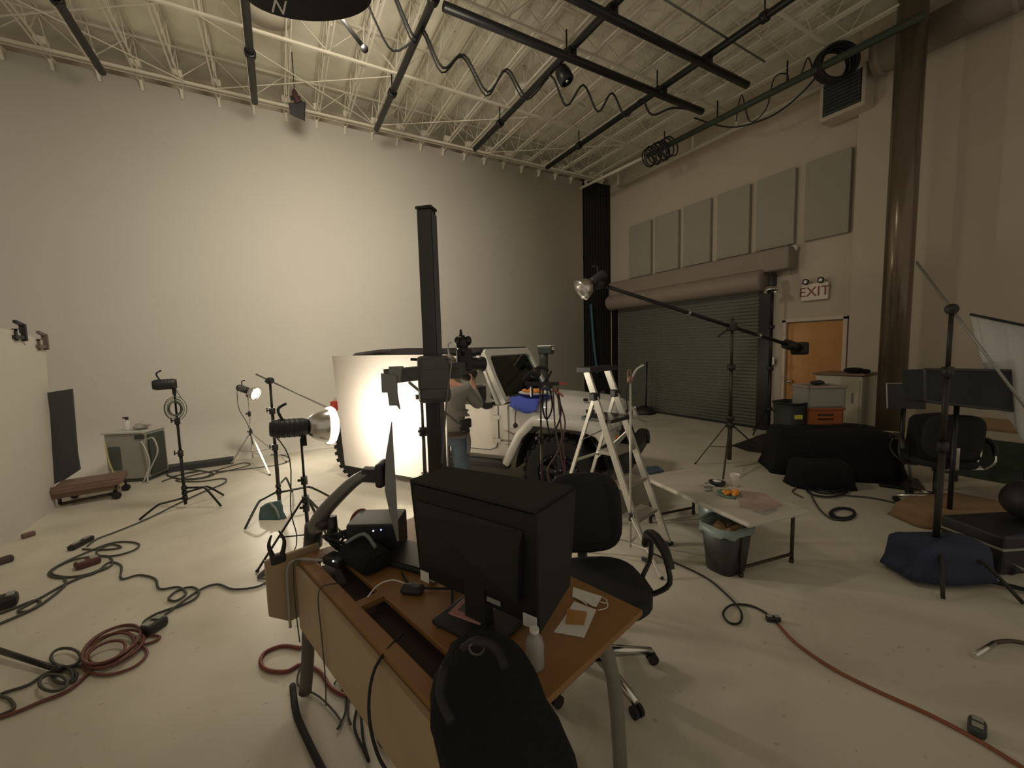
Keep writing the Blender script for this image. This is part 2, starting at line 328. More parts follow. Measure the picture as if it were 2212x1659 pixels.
# steel column
t = thing('steel_column', 'glossy bronze-grey round steel column in front of the right wall', 'column', (7.64, 2.38, 0))
MB().cyl((7.64, 2.38, 0), (7.64, 2.38, 6.75), .16, n=28).build('shaft', mat('glossy_bronze_paint', (.17, .13, .09), .22, .4, var=.1), t)
MB().lathe([(.16, 0), (.21, .0), (.21, .05), (.16, .06)], (7.64, 2.38, 0), (0, 0, 1), 28).build('base_ring', STEEL, t)
t = thing('duct', 'large pinkish-brown round duct along the top of the right wall', 'duct', (8.2, -.5, 5.9))
MB().cyl((8.16, 2.95, 6.0), (8.16, -1.4, 6.0), .235, n=24).build('duct_tube', DUCTM, t)
for yy in (2.9, 1.6, .2, -1.2): MB().lathe([(.235, 0), (.25, .01), (.25, .05), (.235, .06)], (8.16, yy, 6.0), (0, -1, 0), 24).build('duct_seam', DUCTM, t)
# ------------------------------------------------------------------ ceiling steel
t = thing('ceiling_joist', 'cream open-web steel joist crossing the studio ceiling', 'joist', (-3.66, 9.0, 6.22), 'open-web joists under the roof deck')
b = MB(); L0, L1 = 9.0, -2.5
for z in (6.235, 6.72):
    for s in (-.03, .03): b.bar((-3.66 + s, L0, z), (-3.66 + s, L1, z), .018, .030)
b.prism([(-3.68, 8.99, 6.22), (-3.68, 8.90, 6.22), (-3.68, 8.99, 6.10)], (0, 0, 0), (.04, 0, 0))
b.build('chords', JOISTM, t)
b = MB(); y = L0; k = 0
while y > L1 + .3:
    z0, z1 = (6.24, 6.71) if k % 2 == 0 else (6.71, 6.24)
    b.bar((-3.66, y, z0), (-3.66, y - .33, z1), .012); y -= .33; k += 1
b.build('web', JOISTM, t)
JC = list(t.children)
for k in range(1, 23):
    r = t.copy(); COL.objects.link(r); r.location.x = -3.66 + .51 * k; r['_o'] = list(r.location)
    for ch in JC: c = ch.copy(); COL.objects.link(c); c.parent = r
where = ['against the back wall', 'second row from the back wall', 'third row from the back wall', 'fourth row from the back wall', 'fifth row from the back wall']
for k, yy in enumerate((8.63, 6.87, 5.1, 3.3, 1.5)):
    b = MB().bar((-4.2, yy, 6.20), (7.90, yy, 6.20), .035, .035); b.bar((-4.2, yy, 6.70), (7.90, yy, 6.70), .03, .03)
    if k == 0: b.bar((-4.2, yy + .12, 6.21), (7.90, yy + .12, 6.21), .02, .02)
    for j in range(0, 22):
        x = -3.66 + .51 * j; b.bar((x, yy, 6.22 if j % 2 else 6.69), (x + .5, yy, 6.69 if j % 2 else 6.22), .012)
    if k == 0:
        for j in range(23): b.box((-3.66 + .51 * j, yy + .06, 6.32), (.13, .12, .10))
    tag(b.build('bridging_bar', JOISTM), 'cream bridging bar across the ceiling joists, ' + where[k], 'bracing')
for k, (xa, xb, dz) in enumerate([(-3.6, -1.0, 0), (-.6, 2.0, 0), (1.9, 4.6, 0), (4.4, 7.0, 0)]):
    tag(MB().bar((xa, 8.6, 6.20), (xb, 6.9, 6.20), .012).bar((xb, 8.6, 6.19), (xa, 6.9, 6.19), .012).build('cross_bracing', JOISTM), 'thin crossed bracing rods between the first two bridging rows, ' + ['leftmost pair', 'pair above the reflector light stands', 'pair above the car', 'rightmost pair'][k], 'bracing')
names = ['far left, over the white flat', 'above the cabinet corner, left of the round black disc', 'above the tall black camera column', 'running past the small round ceiling light', 'rightmost of the lengthwise pipes']
for k, (x, ye) in enumerate([(-1.93, 8.3), (-.06, 8.15), (1.86, 8.12), (3.81, 8.0), (5.65, 8.06)]):
    t = thing('grid_pipe', 'black lengthwise lighting grid pipe, ' + names[k], 'pipe', (x, 3, 5.9))
    MB().cyl((x, ye, 5.9), (x, -1.5, 5.9), .048, n=12).build('pipe', BLACK, t)
    for yy in (6.9, 4.9, 3.2):
        MB().cyl((x, yy, 5.94), (x, yy, 6.22), .012, n=6).lathe([(.05, -.04), (.07, -.04), (.07, .04), (.05, .04)], (x, yy, 5.9), (0, 1, 0), 12).build('hanger', BLACK, t)
for k, (ya, xa, xb, z) in enumerate([(4.82, 1.95, 6.68, 5.80), (4.02, 2.2, 6.66, 5.80)]):
    t = thing('grid_pipe', ['black crosswise lighting grid pipe, the one farther into the room', 'black crosswise lighting grid pipe, the one nearer overhead'][k], 'pipe', (xa, ya, z))
    MB().cyl((xa, ya, z), (xb, ya, z), .055, n=12).build('pipe', BLACK, t)
    for x in (3.81, 5.65):
        MB().box((x, ya, 5.85), (.14, .14, .13), bev=.02).build('pipe_clamp', BLACK, t)
tag(MB().cyl((2.6, 3.62, 5.95), (6.6, 3.72, 5.95), .014, n=6).build('conduit', STEEL), 'thin dark conduit running above the crosswise grid pipes', 'conduit')
tag(MB().cyl((8.30, 8.5, 6.07), (8.30, 3.0, 6.07), .04, n=10).cyl((8.30, 8.5, 6.07), (8.30, 8.5, 6.5), .03, n=8).cyl((8.30, 6.2, 6.07), (8.30, 6.2, 6.5), .03, n=8).cyl((8.30, 5.2, 6.07), (8.30, 5.2, 6.5), .03, n=8).build('cream_wall_pipe', JOISTM), 'long cream pipe running under the ceiling along the right wall', 'pipe')
tag(MB().cyl((7.15, 8.7, 5.9), (7.30, 6.6, 5.9), .035, n=10).build('cream_rail', JOISTM), 'short cream rail leading from the drape top to the coiled cable', 'rail')
t = thing('side_rail', 'dark rail with cables below the cream wall pipe', 'rail', (7.3, 6.6, 5.9)); MB().cyl((7.30, 6.6, 5.9), (7.47, 2.2, 5.9), .055, n=10).build('rail', mat('dark_green_steel', (.045, .055, .035), .6), t)
for yy in (6.2, 5.0, 3.8): MB().cyl((7.38, yy, 5.92), (7.38, yy, 6.25), .014, n=6).build('hanger', BLACK, t)
# festoon cable, coils
def rings(b, c, ax, r, n, r2, jit=.12, flat=.9, th=.012):
    x, y, d = frame(ax)
    for k in range(n):
        rr = r * (1 + random.uniform(-jit, jit)); off = d * ((k / max(1, n - 1) - .5) * r2) + x * random.uniform(-.05, .05) * r
        tl = random.uniform(-.25, .25)
        b.tube([Vector(c) + off + (x * math.cos(a) + y * flat * math.sin(a)) * rr + d * (math.sin(a + k) * tl * r2 * .3) for a in [2 * math.pi * j / 12 for j in range(12)]], th, n=5, sub=2, closed=True)
pts = []
sw = [(1.45, 5.05, 5.9), (1.7, 5.2, 5.62), (1.88, 5.35, 5.86), (2.15, 5.42, 5.52), (2.5, 5.5, 5.84), (2.85, 5.5, 5.45), (3.15, 5.45, 5.82), (3.45, 5.4, 5.50), (3.81, 5.3, 5.84), (4.1, 5.3, 5.48), (4.4, 5.25, 5.84), (4.65, 5.2, 5.48), (4.95, 5.2, 5.84), (5.2, 5.15, 5.52), (5.5, 5.1, 5.84), (5.7, 5.05, 5.62), (6.1, 4.95, 5.78), (6.65, 4.85, 5.82)]
tag(MB().tube([Vector(p) for p in sw], .016, sub=5).build('festoon_cable', RUBBER), 'black cable looping in swags below the ceiling grid', 'cable')
tag(MB().tube([Vector(p) + Vector((0, .05, -.03 if k % 2 else 0)) for k, p in enumerate(sw[:9])], .012, sub=5).build('festoon_cable', RUBBER), 'thinner second cable doubling the left half of the swags', 'cable')
tag(MB().tube([(.95, 4.9, 5.95), (1.25, 5.3, 5.75), (1.55, 5.6, 5.65), (1.84, 5.5, 5.85)], .014).build('festoon_cable', RUBBER), 'cable loop drooping between the round disc and the grid pipe', 'cable')
b = MB(); rings(b, (7.33, 6.3, 5.86), (0, 1, 0), .22, 9, .6, th=.014); tag(b.build('cable_coil', RUBBER), 'coil of cable strung along the dark rail above the shutter', 'cable coil')
b = MB(); rings(b, (7.62, 3.25, 5.95), (.55, .8, .1), .26, 10, .18, th=.018); tag(b.build('cable_coil', RUBBER), 'big round cable coil hanging near the column top', 'cable coil')
tag(MB().tube([PX(1500, 255, 7.5), PX(1575, 275, 7.6), PX(1650, 258, 7.7), PX(1705, 225, 7.75), PX(1760, 170, 7.75), PX(1770, 140, 7.7)], .014, sub=5).build('slack_cable', RUBBER), 'slack cable drooping below the dark rail toward the big coil', 'cable')
tag(MB().tube([PX(1590, 262, 7.45), PX(1602, 205, 7.45), PX(1620, 262, 7.45), PX(1655, 235, 7.45), PX(1672, 170, 7.45), PX(1700, 160, 7.45), PX(1705, 185, 7.45), PX(1730, 160, 7.45), PX(1745, 125, 7.45), PX(1756, 150, 7.45)], .010, sub=5).build('slack_cable', RUBBER), 'thin cable looping above the dark rail in arches', 'cable')
t = thing('hanging_light', 'small black spotlight hanging where the swags cross the fourth pipe', 'light', (3.85, 5.1, 5.6))
MB().lathe([(0, -.10), (.09, -.10), (.11, -.02), (.11, .10), (.08, .12)], (3.87, 5.05, 5.72), (.3, -.3, -.9), 16).build('housing', BLACK, t); MB().cyl((3.83, 5.1, 5.72), (3.83, 5.1, 5.90), .02).build('clamp', BLACK, t); MB().ell((3.89, 5.01, 5.63), (.03, .03, .03)).build('lens', CHROME, t)
t = thing('dome_light', 'small round pale dome light on the ceiling deck', 'light', (4.2, 6.6, 6.3)); MB().lathe([(.0, -.08), (.14, -.06), (.17, 0), (.17, .12), (0, .14)], (4.12, 6.52, 6.30), (0, 0, 1), 22).build('dome', mat('pale_lens', (.85, .83, .74), .4), t); MB().cyl((4.12, 6.52, 6.42), (4.12, 6.52, 6.76), .02).build('stem', JOISTM, t)
t = thing('high_bay_shade', 'faint pale round ceiling lamp beside the black disc', 'light', (.15, 6.1, 6.1)); MB().lathe([(.0, 0.0), (.30, 0.0), (.31, .03), (.10, .25), (0, .3)], (.17, 6.6, 6.28), (0, 0, 1), 26).build('shade', mat('faint_lens', (.55, .50, .42), .5), t); MB().cyl((.17, 6.6, 6.5), (.17, 6.6, 6.76), .015).build('stem', JOISTM, t)
# black flag hanging at the back
t = thing('hanging_flag', 'small black square flag hanging from a clamp in front of the back ceiling line', 'flag', (.6, 8.0, 5.6))
c = PY(640, 235, 8.0)
MB().prism([PY(622, 222, 8.0), PY(658, 219, 8.0), PY(656, 258, 8.0), PY(627, 245, 8.0)], (0, 0, 0), (.02, .05, 0)).build('flag_board', BLACKP, t)
MB().tube([PY(636, 195, 8.0), PY(638, 208, 8.0), PY(645, 222, 8.02)], lambda q: .03 + .04 * q).build('clamp_grip', mat('dark_red_black', (.05, .015, .015), .6), t); MB().bar(PY(628, 212, 8.0), PY(648, 212, 8.02), .05).build('clamp_jaw', BLACK, t); MB().cyl(PY(636, 196, 8.0), PY(636, 196, 8.0) + Vector((0, 0, .6)), .008, n=6).build('hanging_wire', BLACK, t)
# black round disc with an N at the top edge
t = thing('round_softbox', 'large black round softbox seen from below with a white letter N on its rim', 'softbox', (.55, 3.4, 4.6))
pc = SOFT_POS.copy(); pn = -SOFT_DIR
MB().lathe([(.0, .0), (.50, .0), (.56, -.03), (.57, -.08), (.57, -.16)], pc, pn, 40).build('cover', mat('black_nylon', (.022, .022, .020), .8, bump=.2), t)
MB().lathe([(.0, -.15), (.56, -.15)], pc, pn, 40).build('front_diffuser', mat('assumed_lit_softbox_cloth', (1, .93, .80), .7, emit=1.6), t)  # glow assumed, goes with the added wall fill
xr = Vector(CR[0]); e = ray(603, 16); num = (pc + pn * .006 - EYE).dot(pn) / e.dot(pn)
text('cover_lettering', 'N', .16, WHITEP, t, EYE + e * num, xr + Vector(CR[1]) * .22, -Vector(CR[1]))
t2 = thing('boom_bar', 'thin black bar poking out below the round softbox with a small end knob', 'bar', (1.2, 5, 5.2))
MB().cyl(DP(700, -10, 3.95), DP(786, 103, 4.3), .022, n=8).build('bar', BLACK, t2); MB().ell(DP(787, 105, 4.3), (.04, .04, .04)).build('end_knob', BLACK, t2)
MB().cyl(SOFT_POS + Vector((0, .1, .3)), SOFT_POS + Vector((0, .1, .85)), .02, n=8).build('drop_rod', BLACK, t)
# ================================================================== the white car
JO = Vector((3.71, 3.44, 0)); th = R3(-55.5); JM = F(JO, (math.cos(th), math.sin(th)))
jeep = thing('car', 'white four-door off-road car with open top and black soft-top bars parked behind the ladder', 'car', JO)
def J(): return MB(JM)
def arch(cx, r, n=12, z0=.45, a0=0, a1=180): return [(cx + r * math.cos(R3(a0 + (a1 - a0) * k / n)), z0 + r * math.sin(R3(a0 + (a1 - a0) * k / n))) for k in range(n + 1)]
W2 = .76
# tub with rear wheel arch
side = [(-1.40, .50), (-3.18, .50)] + arch(-3.70, .52, 10) + [(-4.25, .50), (-4.25, 1.12), (-1.40, 1.12)]
side = [(-1.40, .52), (-3.17, .52)] + [(x, z) for x, z in arch(-3.70, .53, 10, .50)] + [(-4.28, .50), (-4.28, 1.12), (-1.40, 1.12)]
b = J()
for s in (-1, 1): b.prism([(x, 0, z) for x, z in side], (0, s * W2, 0), (0, s * (W2 - .06), 0))
b.box((-4.26, 0, .82), (.05, 2 * W2, .60)).box((-2.8, 0, .54), (2.9, 1.5, .06)).box((-1.43, 0, .84), (.06, 1.5, .58))
b.build('body_tub', CARW, jeep)
# fender boxes and hood
def hoodsec(x, hw, zt, n=14):
    out = [Vector((x, -hw, .80)), Vector((x, -hw, zt - .10))]
    for k in range(n + 1):
        t = -1 + 2 * k / n; e = abs(t); zz = zt - .10 * (e ** 5) + .018 * (1 if e < .55 else 0)
        out.append(Vector((x, hw * math.copysign(min(1, e), t), zz)))
    return out + [Vector((x, hw, zt - .10)), Vector((x, hw, .80))]
b = J(); b.loft([hoodsec(-.20, .56, 1.05), hoodsec(-.25, .58, 1.10), hoodsec(-.45, .61, 1.15), hoodsec(-.9, .67, 1.185), hoodsec(-1.40, .735, 1.20)]); hd = b.build('hood', CARW, jeep)
b = J()
for x, y in ((-.55, -.42), (-.55, .42), (-1.15, 0)): b.box((x, y, 1.175 if x > -1 else 1.205), (.05, .04, .03))
b.box((-.45, -.60, 1.03), (.09, .03, .12)).box((-.45, .60, 1.03), (.09, .03, .12)); b.build('hood_latch', BLACKP, hd)
b = J(); b.box((-1.38, 0, 1.215), (.08, 1.3, .02)); b.build('cowl_vent', BLACKP, jeep)
# front clip: inner side panels under the hood line
b = J()
for s in (-1, 1): b.prism([(-.30, 0, .62), (-.30, 0, 1.0), (-1.42, 0, 1.08), (-1.42, 0, .52), (-1.26, 0, .52), (-1.20, 0, .80), (-1.0, 0, .96), (-.5, 0, .96)], (0, s * .74 , 0), (0, s * .58, 0))
b.build('side_panel', CARW, jeep)
b = J(); b.box((-.8, 0, .75), (1.0, 1.15, .4)); b.build('engine_bay', BLACKP, jeep)
# grille
g = J(); g.box((-.24, 0, .84), (.07, 1.08, .42), bev=.03); gr = g.build('grille', CARW, jeep)
b = J()
for k in range(7): b.box((-.203, -.21 + .07 * k, .86), (.02, .042, .26), bev=.008)
b.build('grille_slots', BLACKP, gr)
for s in (-1, 1):
    b = J(); b.lathe([(0, .06), (.06, .05), (.088, .02), (.09, 0)], (-.21, s * .38, .90), (1, 0, 0), 20, True); b.build('headlight', mat('headlamp_lens', (.5, .5, .48), .1, .3), gr)
    b = J(); b.lathe([(0, .03), (.035, .02), (.04, 0)], (-.21, s * .40, .75), (1, 0, 0), 12, True); b.build('indicator', ORANGE, gr)
b = J(); b.box((-.07, 0, .55), (.16, 1.55, .20), bev=.05); b.box((-.02, 0, .55), (.05, .6, .12)); b.cyl((.0, -.5, .56), (.04, -.5, .56), .06).cyl((.0, .5, .56), (.04, .5, .56), .06); b.build('bumper', BLACKP, jeep)
b = J(); b.box((-4.34, 0, .56), (.14, 1.6, .2), bev=.04); b.build('bumper', BLACKP, jeep)
# flares
def flare(cx, s, top, x0, x1, w0, w1, name):
    pts = [(cx + x1, .47), (cx + x1 * .72, .82), (cx + x1 * .46, .99), (cx + .1, top), (cx + x0 * .5, top - .01), (cx + x0 * .86, top - .07), (cx + x0, top - .17)]
    Q = []
    for i in range(len(pts) - 1):
        for k in range(4):
            t = k / 4; Q.append((pts[i][0] * (1 - t) + pts[i + 1][0] * t, pts[i][1] * (1 - t) + pts[i + 1][1] * t))
    Q.append(pts[-1]); secs = []
    for i, (x, z) in enumerate(Q):
        a, c = Q[max(0, i - 1)], Q[min(len(Q) - 1, i + 1)]; d = Vector((c[0] - a[0], 0, c[1] - a[1])).normalized(); nn = Vector((-d.z, 0, d.x)) * 1; nn = nn if nn.z > 0 or True else -nn
        if nn.z < 0 or (abs(nn.z) < .05 and (x - cx) * nn.x < 0): nn = -nn
        o = Vector((x, 0, z))
        secs.append([o + Vector((0, s * w0, 0)) + nn * .06, o + Vector((0, s * (w1 - .05), 0)) + nn * .045, o + Vector((0, s * w1, 0)) + nn * .01, o + Vector((0, s * w1, 0)) - nn * .055, o + Vector((0, s * (w1 - .03), 0)) - nn * .06, o + Vector((0, s * w0, 0))])
    b = J(); b.loft(secs); return b.build(name, CARW, jeep)
for s in (-1, 1):
    flare(-.72, s, .975, .52, -.66, .60, .935, 'front_fender_flare'); flare(-3.70, s, .99, .60, -.60, .74, .935, 'rear_fender_flare')
    b = J(); b.loft([[Vector((-.72 + r * math.cos(a), s * y, .42 + r * math.sin(a))) for a in [math.pi * k / 14 for k in range(15)]] for r, y in ((.53, .60), (.53, .88))], cap=False, closed=False); b.build('wheel_well', BLACKP, jeep)
    b = J(); b.loft([[Vector((-3.70 + r * math.cos(a), s * y, .42 + r * math.sin(a))) for a in [math.pi * k / 14 for k in range(15)]] for r, y in ((.52, .55), (.52, .78))], cap=False, closed=False); b.build('wheel_well', BLACKP, jeep)
    b = J(); b.box((-2.25, s * .78, .42), (1.75, .12, .10), bev=.03); b.build('side_step', BLACKP, jeep)
# wheels
def wheel(cx, y, s):
    w = J(); ax = (0, s, 0); w.lathe([(.24, -.12), (.36, -.135), (.405, -.11), (.41, 0), (.405, .11), (.36, .135), (.24, .12)], (cx, y, .41), ax, 40); 
    for k in range(26):
        a = 2 * math.pi * k / 26
        for q in (-.07, .07): w.box((cx + .41 * math.cos(a + q), y + q * 1.1, .41 + .41 * math.sin(a + q)), (.022, .11, .05), M=Matrix.Rotation(-a, 3, 'Y'))
    r = w.build('wheel', RUBBER, jeep)
    m = J(); m.lathe([(.24, .10), (.225, .11), (.20, .03), (.10, .05), (.07, .09), (0, .10)], (cx, y, .41), ax, 30)
    rim = m.build('rim', mat('black_rim', (.02, .02, .02), .3, .6), r)
    m = J()
    for k in range(16): a = 2 * math.pi * k / 16; m.ell((cx + .215 * math.cos(a), y + s * .115, .41 + .215 * math.sin(a)), (.009, .009, .009), n=6, m=4)
    for k in range(5): a = 2 * math.pi * k / 5; m.cyl((cx + .055 * math.cos(a), y + s * .09, .41 + .055 * math.sin(a)), (cx + .055 * math.cos(a), y + s * .11, .41 + .055 * math.sin(a)), .010, n=6)
    m.build('bead_bolts', STEEL, rim); m = J()
    for k in range(5): a = 2 * math.pi * k / 5 + .3; m.bar((cx + .07 * math.cos(a), y + s * .085, .41 + .07 * math.sin(a)), (cx + .21 * math.cos(a), y + s * .10, .41 + .21 * math.sin(a)), .05, .02, up=(0, s, 0))
    m.build('spokes', BLACKP, rim)
for s in (-1, 1): wheel(-.72, s * .80, s); wheel(-3.70, s * .80, s)
b = J(); b.lathe([(.22, -.12), (.38, -.13), (.41, 0), (.38, .13), (.22, .12), (.0, .10)], (-4.50, .05, .98), (1, 0, 0), 30); b.build('spare_wheel', RUBBER, jeep)
# windshield
b = J(); wb = Vector((-1.43, 0, 1.15)); wt = Vector((-1.74, 0, 1.79)); 
def wp(y, t, off=0): d = (wt - wb); nrm = Vector((d.z, 0, -d.x)).normalized(); return wb + d * t + Vector((0, y, 0)) + nrm * off
o_ = [(-.74, 0), (-.73, .5), (-.69, .93), (-.63, 1.0), (.63, 1.0), (.69, .93), (.73, .5), (.74, 0)]; i_ = [(-.655, .10), (-.65, .5), (-.61, .82), (-.56, .87), (.56, .87), (.61, .82), (.65, .5), (.655, .10)]
for a, off in ((0, .0), (1, -.055)): pass
vs = [wp(y, t, 0) for y, t in o_] + [wp(y, t, 0) for y, t in i_] + [wp(y, t, -.06) for y, t in o_] + [wp(y, t, -.06) for y, t in i_]
fs = []
for k in range(8):
    q = (k + 1) % 8; fs += [(k, q, 8 + q, 8 + k), (16 + k, 24 + k, 24 + q, 16 + q), (k, 16 + k, 16 + q, q), (8 + k, 8 + q, 24 + q, 24 + k)]
b.add(vs, fs); ws = b.build('windshield_frame', CARW, jeep)
b = J(); b.prism([wp(y, t, -.02) for y, t in i_], (0, 0, 0), (-.008, 0, 0)); b.build('windshield_glass', GLASS, ws)
b = J()
for y in (-.35, .25): b.tube([wp(y, .06, .02), wp(y + .18, .13, .03), wp(y + .42, .17, .025)], .010)
b.build('wiper', BLACKP, ws)
b = J(); b.box((-1.80, 0, 1.66), (.04, .26, .08), bev=.02); b.build('rear_view_mirror', BLACKP, ws)
# doors, frames, mirrors
def door(s, x0, x1, z0, z1, sl):
    y = s * (W2 + .012); r = .14
    P = [(x0 - r * .9, z0), (x1 + r, z0), (x1 + .3 * r, z0 + .3 * r), (x1, z0 + r), (x1, z1), (x0, z1), (x0, z0 + r), (x0 - .25 * r, z0 + .25 * r)]
    b = J(); b.prism([(x, 0, z) for x, z in P], (0, y, 0), (0, s * (W2 - .01), 0)); d = b.build('door', CARW, jeep)
    b = J(); Q = P + [P[0]]; b.tube([Vector((x, s * (W2 + .004), z)) for x, z in Q], .009, n=5, smooth=False); b.build('door_gap', mat('shut_line_shadow_gap', (.06, .055, .05), .9), d)
    top = 1.70; T = [(x0 - .01, z1), (x0 - sl, top), (x1 + .0, top), (x1, z1)]
    b = J(); yy = s * (W2 - .04)
    for a, c in zip(T[:-1], T[1:]): b.bar((a[0], yy - s * .05 * (a[1] - z1), a[1]), (c[0], yy - s * .05 * (c[1] - z1), c[1]), .03, .085 if a[1] != c[1] or True else .06, up=(0, 1, 0))
    fr = b.build('window_frame', CARW, d)
    b = J(); b.prism([(T[0][0] - .04, yy, z1), (T[1][0] - .02, yy - s * .03, top - .02), (T[2][0] + .03, yy - s * .03, top - .02), (T[3][0] + .03, yy, z1)], (0, 0, 0), (0, -s * .006, 0)); b.build('window_glass', GLASS, fr)
    b = J()
    for zz in (.98, .70): b.box((x0 - .02, s * (W2 + .022), zz), (.11, .02, .05), bev=.008)
    b.build('hinge', CARW, d)
    b = J(); b.box((x1 + .13, s * (W2 + .035), 1.02), (.18, .035, .045), bev=.015); b.build('door_handle', BLACKP, d)
for s in (-1, 1):
    door(s, -1.52, -2.42, .58, 1.12, .26); door(s, -2.48, -3.18, .62, 1.12, .0)
    b = J(); b.box((-1.66, s * 1.00, 1.27), (.13, .28, .22), bev=.05); b.tube([(-1.62, s * .76, 1.12), (-1.63, s * .86, 1.12), (-1.65, s * .96, 1.18)], .038); m_ = b.build('side_mirror', BLACKP, jeep)
    b = J(); b.box((-1.73, s * 1.00, 1.27), (.01, .22, .165), bev=.03); b.build('mirror_glass', CHROME, m_)
    b = J(); b.box((-4.22, s * .80, .98), (.07, .10, .22), bev=.02); b.build('tail_light', REDL, jeep)
# roll cage, soft top and seats
b = J()
for s in (-1, 1):
    b.tube([(-1.72, s * .62, 1.68), (-1.9, s * .60, 1.73), (-2.48, s * .60, 1.76), (-3.3, s * .60, 1.75), (-3.75, s * .60, 1.66), (-4.15, s * .62, 1.12)], .04); b.tube([(-2.50, s * .60, 1.75), (-2.50, s * .64, 1.1)], .04, smooth=False)
for x in (-1.80, -2.48, -3.3): b.cyl((x, -.60, 1.73), (x, .60, 1.73), .035)
b.build('roll_cage', BLACKP, jeep)
b = J(); b.loft([[Vector((x, y, z + dz)) for y, dz in ((-.66, -.03), (-.6, .02), (0, .035), (.6, .02), (.66, -.03), (0, -.02))] for x, z in ((-3.15, 1.79), (-3.5, 1.80), (-3.95, 1.76), (-4.12, 1.66))]); b.build('folded_soft_top', mat('black_canvas', (.035, .028, .03), .9, bump=.4), jeep)
b = J()
for s in (-1, 1): b.bar((-1.78, s * .66, 1.78), (-3.2, s * .66, 1.79), .035, .06)
b.build('roof_rail', mat('black_canvas', (.035, .028, .03), .9), jeep)
for s in (-1, 1):
    b = J(); b.box((-2.35, s * .36, .95), (.14, .46, .62), bev=.05).box((-2.12, s * .36, .72), (.5, .48, .16), bev=.05).box((-2.40, s * .36, 1.36), (.09, .26, .18), bev=.03); b.build('seat', CLOTH, jeep)
b = J(); b.box((-1.62, 0, 1.02), (.34, 1.4, .26), bev=.06); b.build('dashboard', BLACKP, jeep)
b = J(); b.lathe([(.17, 0), (.185, .012), (.17, .024), (.155, .012), (.17, 0)], (-1.92, .36, 1.08), (.9, 0, -.45), 24); b.build('steering_wheel', BLACKP, jeep)
b = J(); b.cyl((-1.62, .2, .42), (-3.9, .2, .42), .08).box((-.75, 0, .42), (.2, 1.4, .12)).box((-3.7, 0, .42), (.2, 1.4, .14)).box((-2.2, 0, .47), (2.6, .8, .10)); b.build('underbody', BLACKP, jeep)
b = J(); b.tube([(-1.40, .74, 1.05), (-1.46, .80, 1.10), (-1.54, .80, 1.30), (-1.54, .80, 1.72)], .068, n=10, sub=3); b.box((-1.50, .80, 1.745), (.22, .15, .12), bev=.02); sn = b.build('air_snorkel', mat('dark_grey_plastic', (.05, .055, .055), .55), jeep)
b = J(); b.box((-1.50, .80, 1.812), (.22, .15, .02), bev=.005).box((-1.385, .80, 1.77), (.01, .10, .05)); b.build('snorkel_cap', WHITEP, sn)
# door lettering and winged emblem
r_ = JM.to_3x3() @ Vector((1, 0, 0)); o_w = lambda x, y, z: JM @ Vector((x, y, z))
text('side_lettering', 'WNDSOMTHCA. RUS', .036, mat('dark_decal', (.05, .04, .03), .6), jeep, o_w(-1.33, -W2 - .0, .70), r_, (0, 0, 1))
text('side_lettering', 'CUSTOM WORKSHOP', .022, mat('grey_decal', (.25, .22, .18), .6), jeep, o_w(-1.33, -W2 - .0, .655), r_, (0, 0, 1))
b = J(); b.prism([(-1.46, 0, .83), (-1.38, 0, .815), (-1.33, 0, .79), (-1.28, 0, .815), (-1.19, 0, .825), (-1.28, 0, .80), (-1.33, 0, .775), (-1.38, 0, .80)], (0, -W2 - .002, 0), (0, -W2 + .01, 0)); b.build('winged_emblem', mat('brown_decal', (.24, .15, .12), .6), jeep)
text('emblem_lettering', 'STUDIO', .022, mat('grey_decal', (.25, .22, .18), .6), jeep, o_w(-1.33, -W2 - .002, .85), r_, (0, 0, 1))
b = J(); b.tube([(-1.38, -.60, 1.17), (-1.30, -.72, 1.10), (-1.28, -.80, 1.0), (-1.28, -.80, .92)], .006, n=5).ell((-1.28, -.80, .90), (.03, .03, .03)); b.build('hanging_sensor', BLACKP, jeep)
# things on the hood
b = J(); secs = []
for k in range(9):
    u = k / 8; secs.append([Vector((-1.36 + .36 * u + .03 * math.sin(v * 5), -.20 - .50 * v, 1.225 - .035 * u - .02 * v ** 4 + .006 * math.sin(9 * u + 7 * v) + .006)) for v in [j / 8 for j in range(9)]] + [Vector((-1.36 + .36 * u + .03 * math.sin(u * 4), -.70 - .075 * min(1, 2 * q), 1.17 - .035 * u - (.05 + .06 * math.sin(math.pi * u)) * q)) for q in (.35, .7, 1)])
b.loft(secs, cap=False, closed=False); tag(b.build('blue_cloth', BLUE, mods=[('SOLIDIFY', {'thickness': .008})]), 'bright blue cloth spread on the white hood and hanging over its edge', 'cloth')
t = thing('snack_tray', 'white tray of orange snacks on the blue cloth on the hood', 'tray', JM @ Vector((-1.02, -.46, 1.17)))
b = J(); b.lathe([(0, 0), (.15, 0), (.19, .025), (.185, .028), (.15, .008), (0, .008)], (-1.18, -.47, 1.232), (0, 0, 1), 24); b.build('tray', WHITEP, t)
b = J()
for k in range(22): a, r = random.uniform(0, 6.28), .12 * math.sqrt(random.random()); b.ell((-1.18 + r * math.cos(a), -.47 + r * math.sin(a), 1.262 + random.uniform(0, .02)), (.035, .028, .018), n=8, m=5)
x_ = b.build('snacks', SNACK, t); x_['kind'] = 'stuff'
b = J(); b.box((-1.2, -.1, 1.245), (.16, .10, .05), rz=.4, bev=.01).box((-1.28, .0, 1.235), (.10, .10, .03), rz=.1); tag(b.build('paper_packet', NAVY), 'small dark packet on the hood behind the snack tray', 'packet')
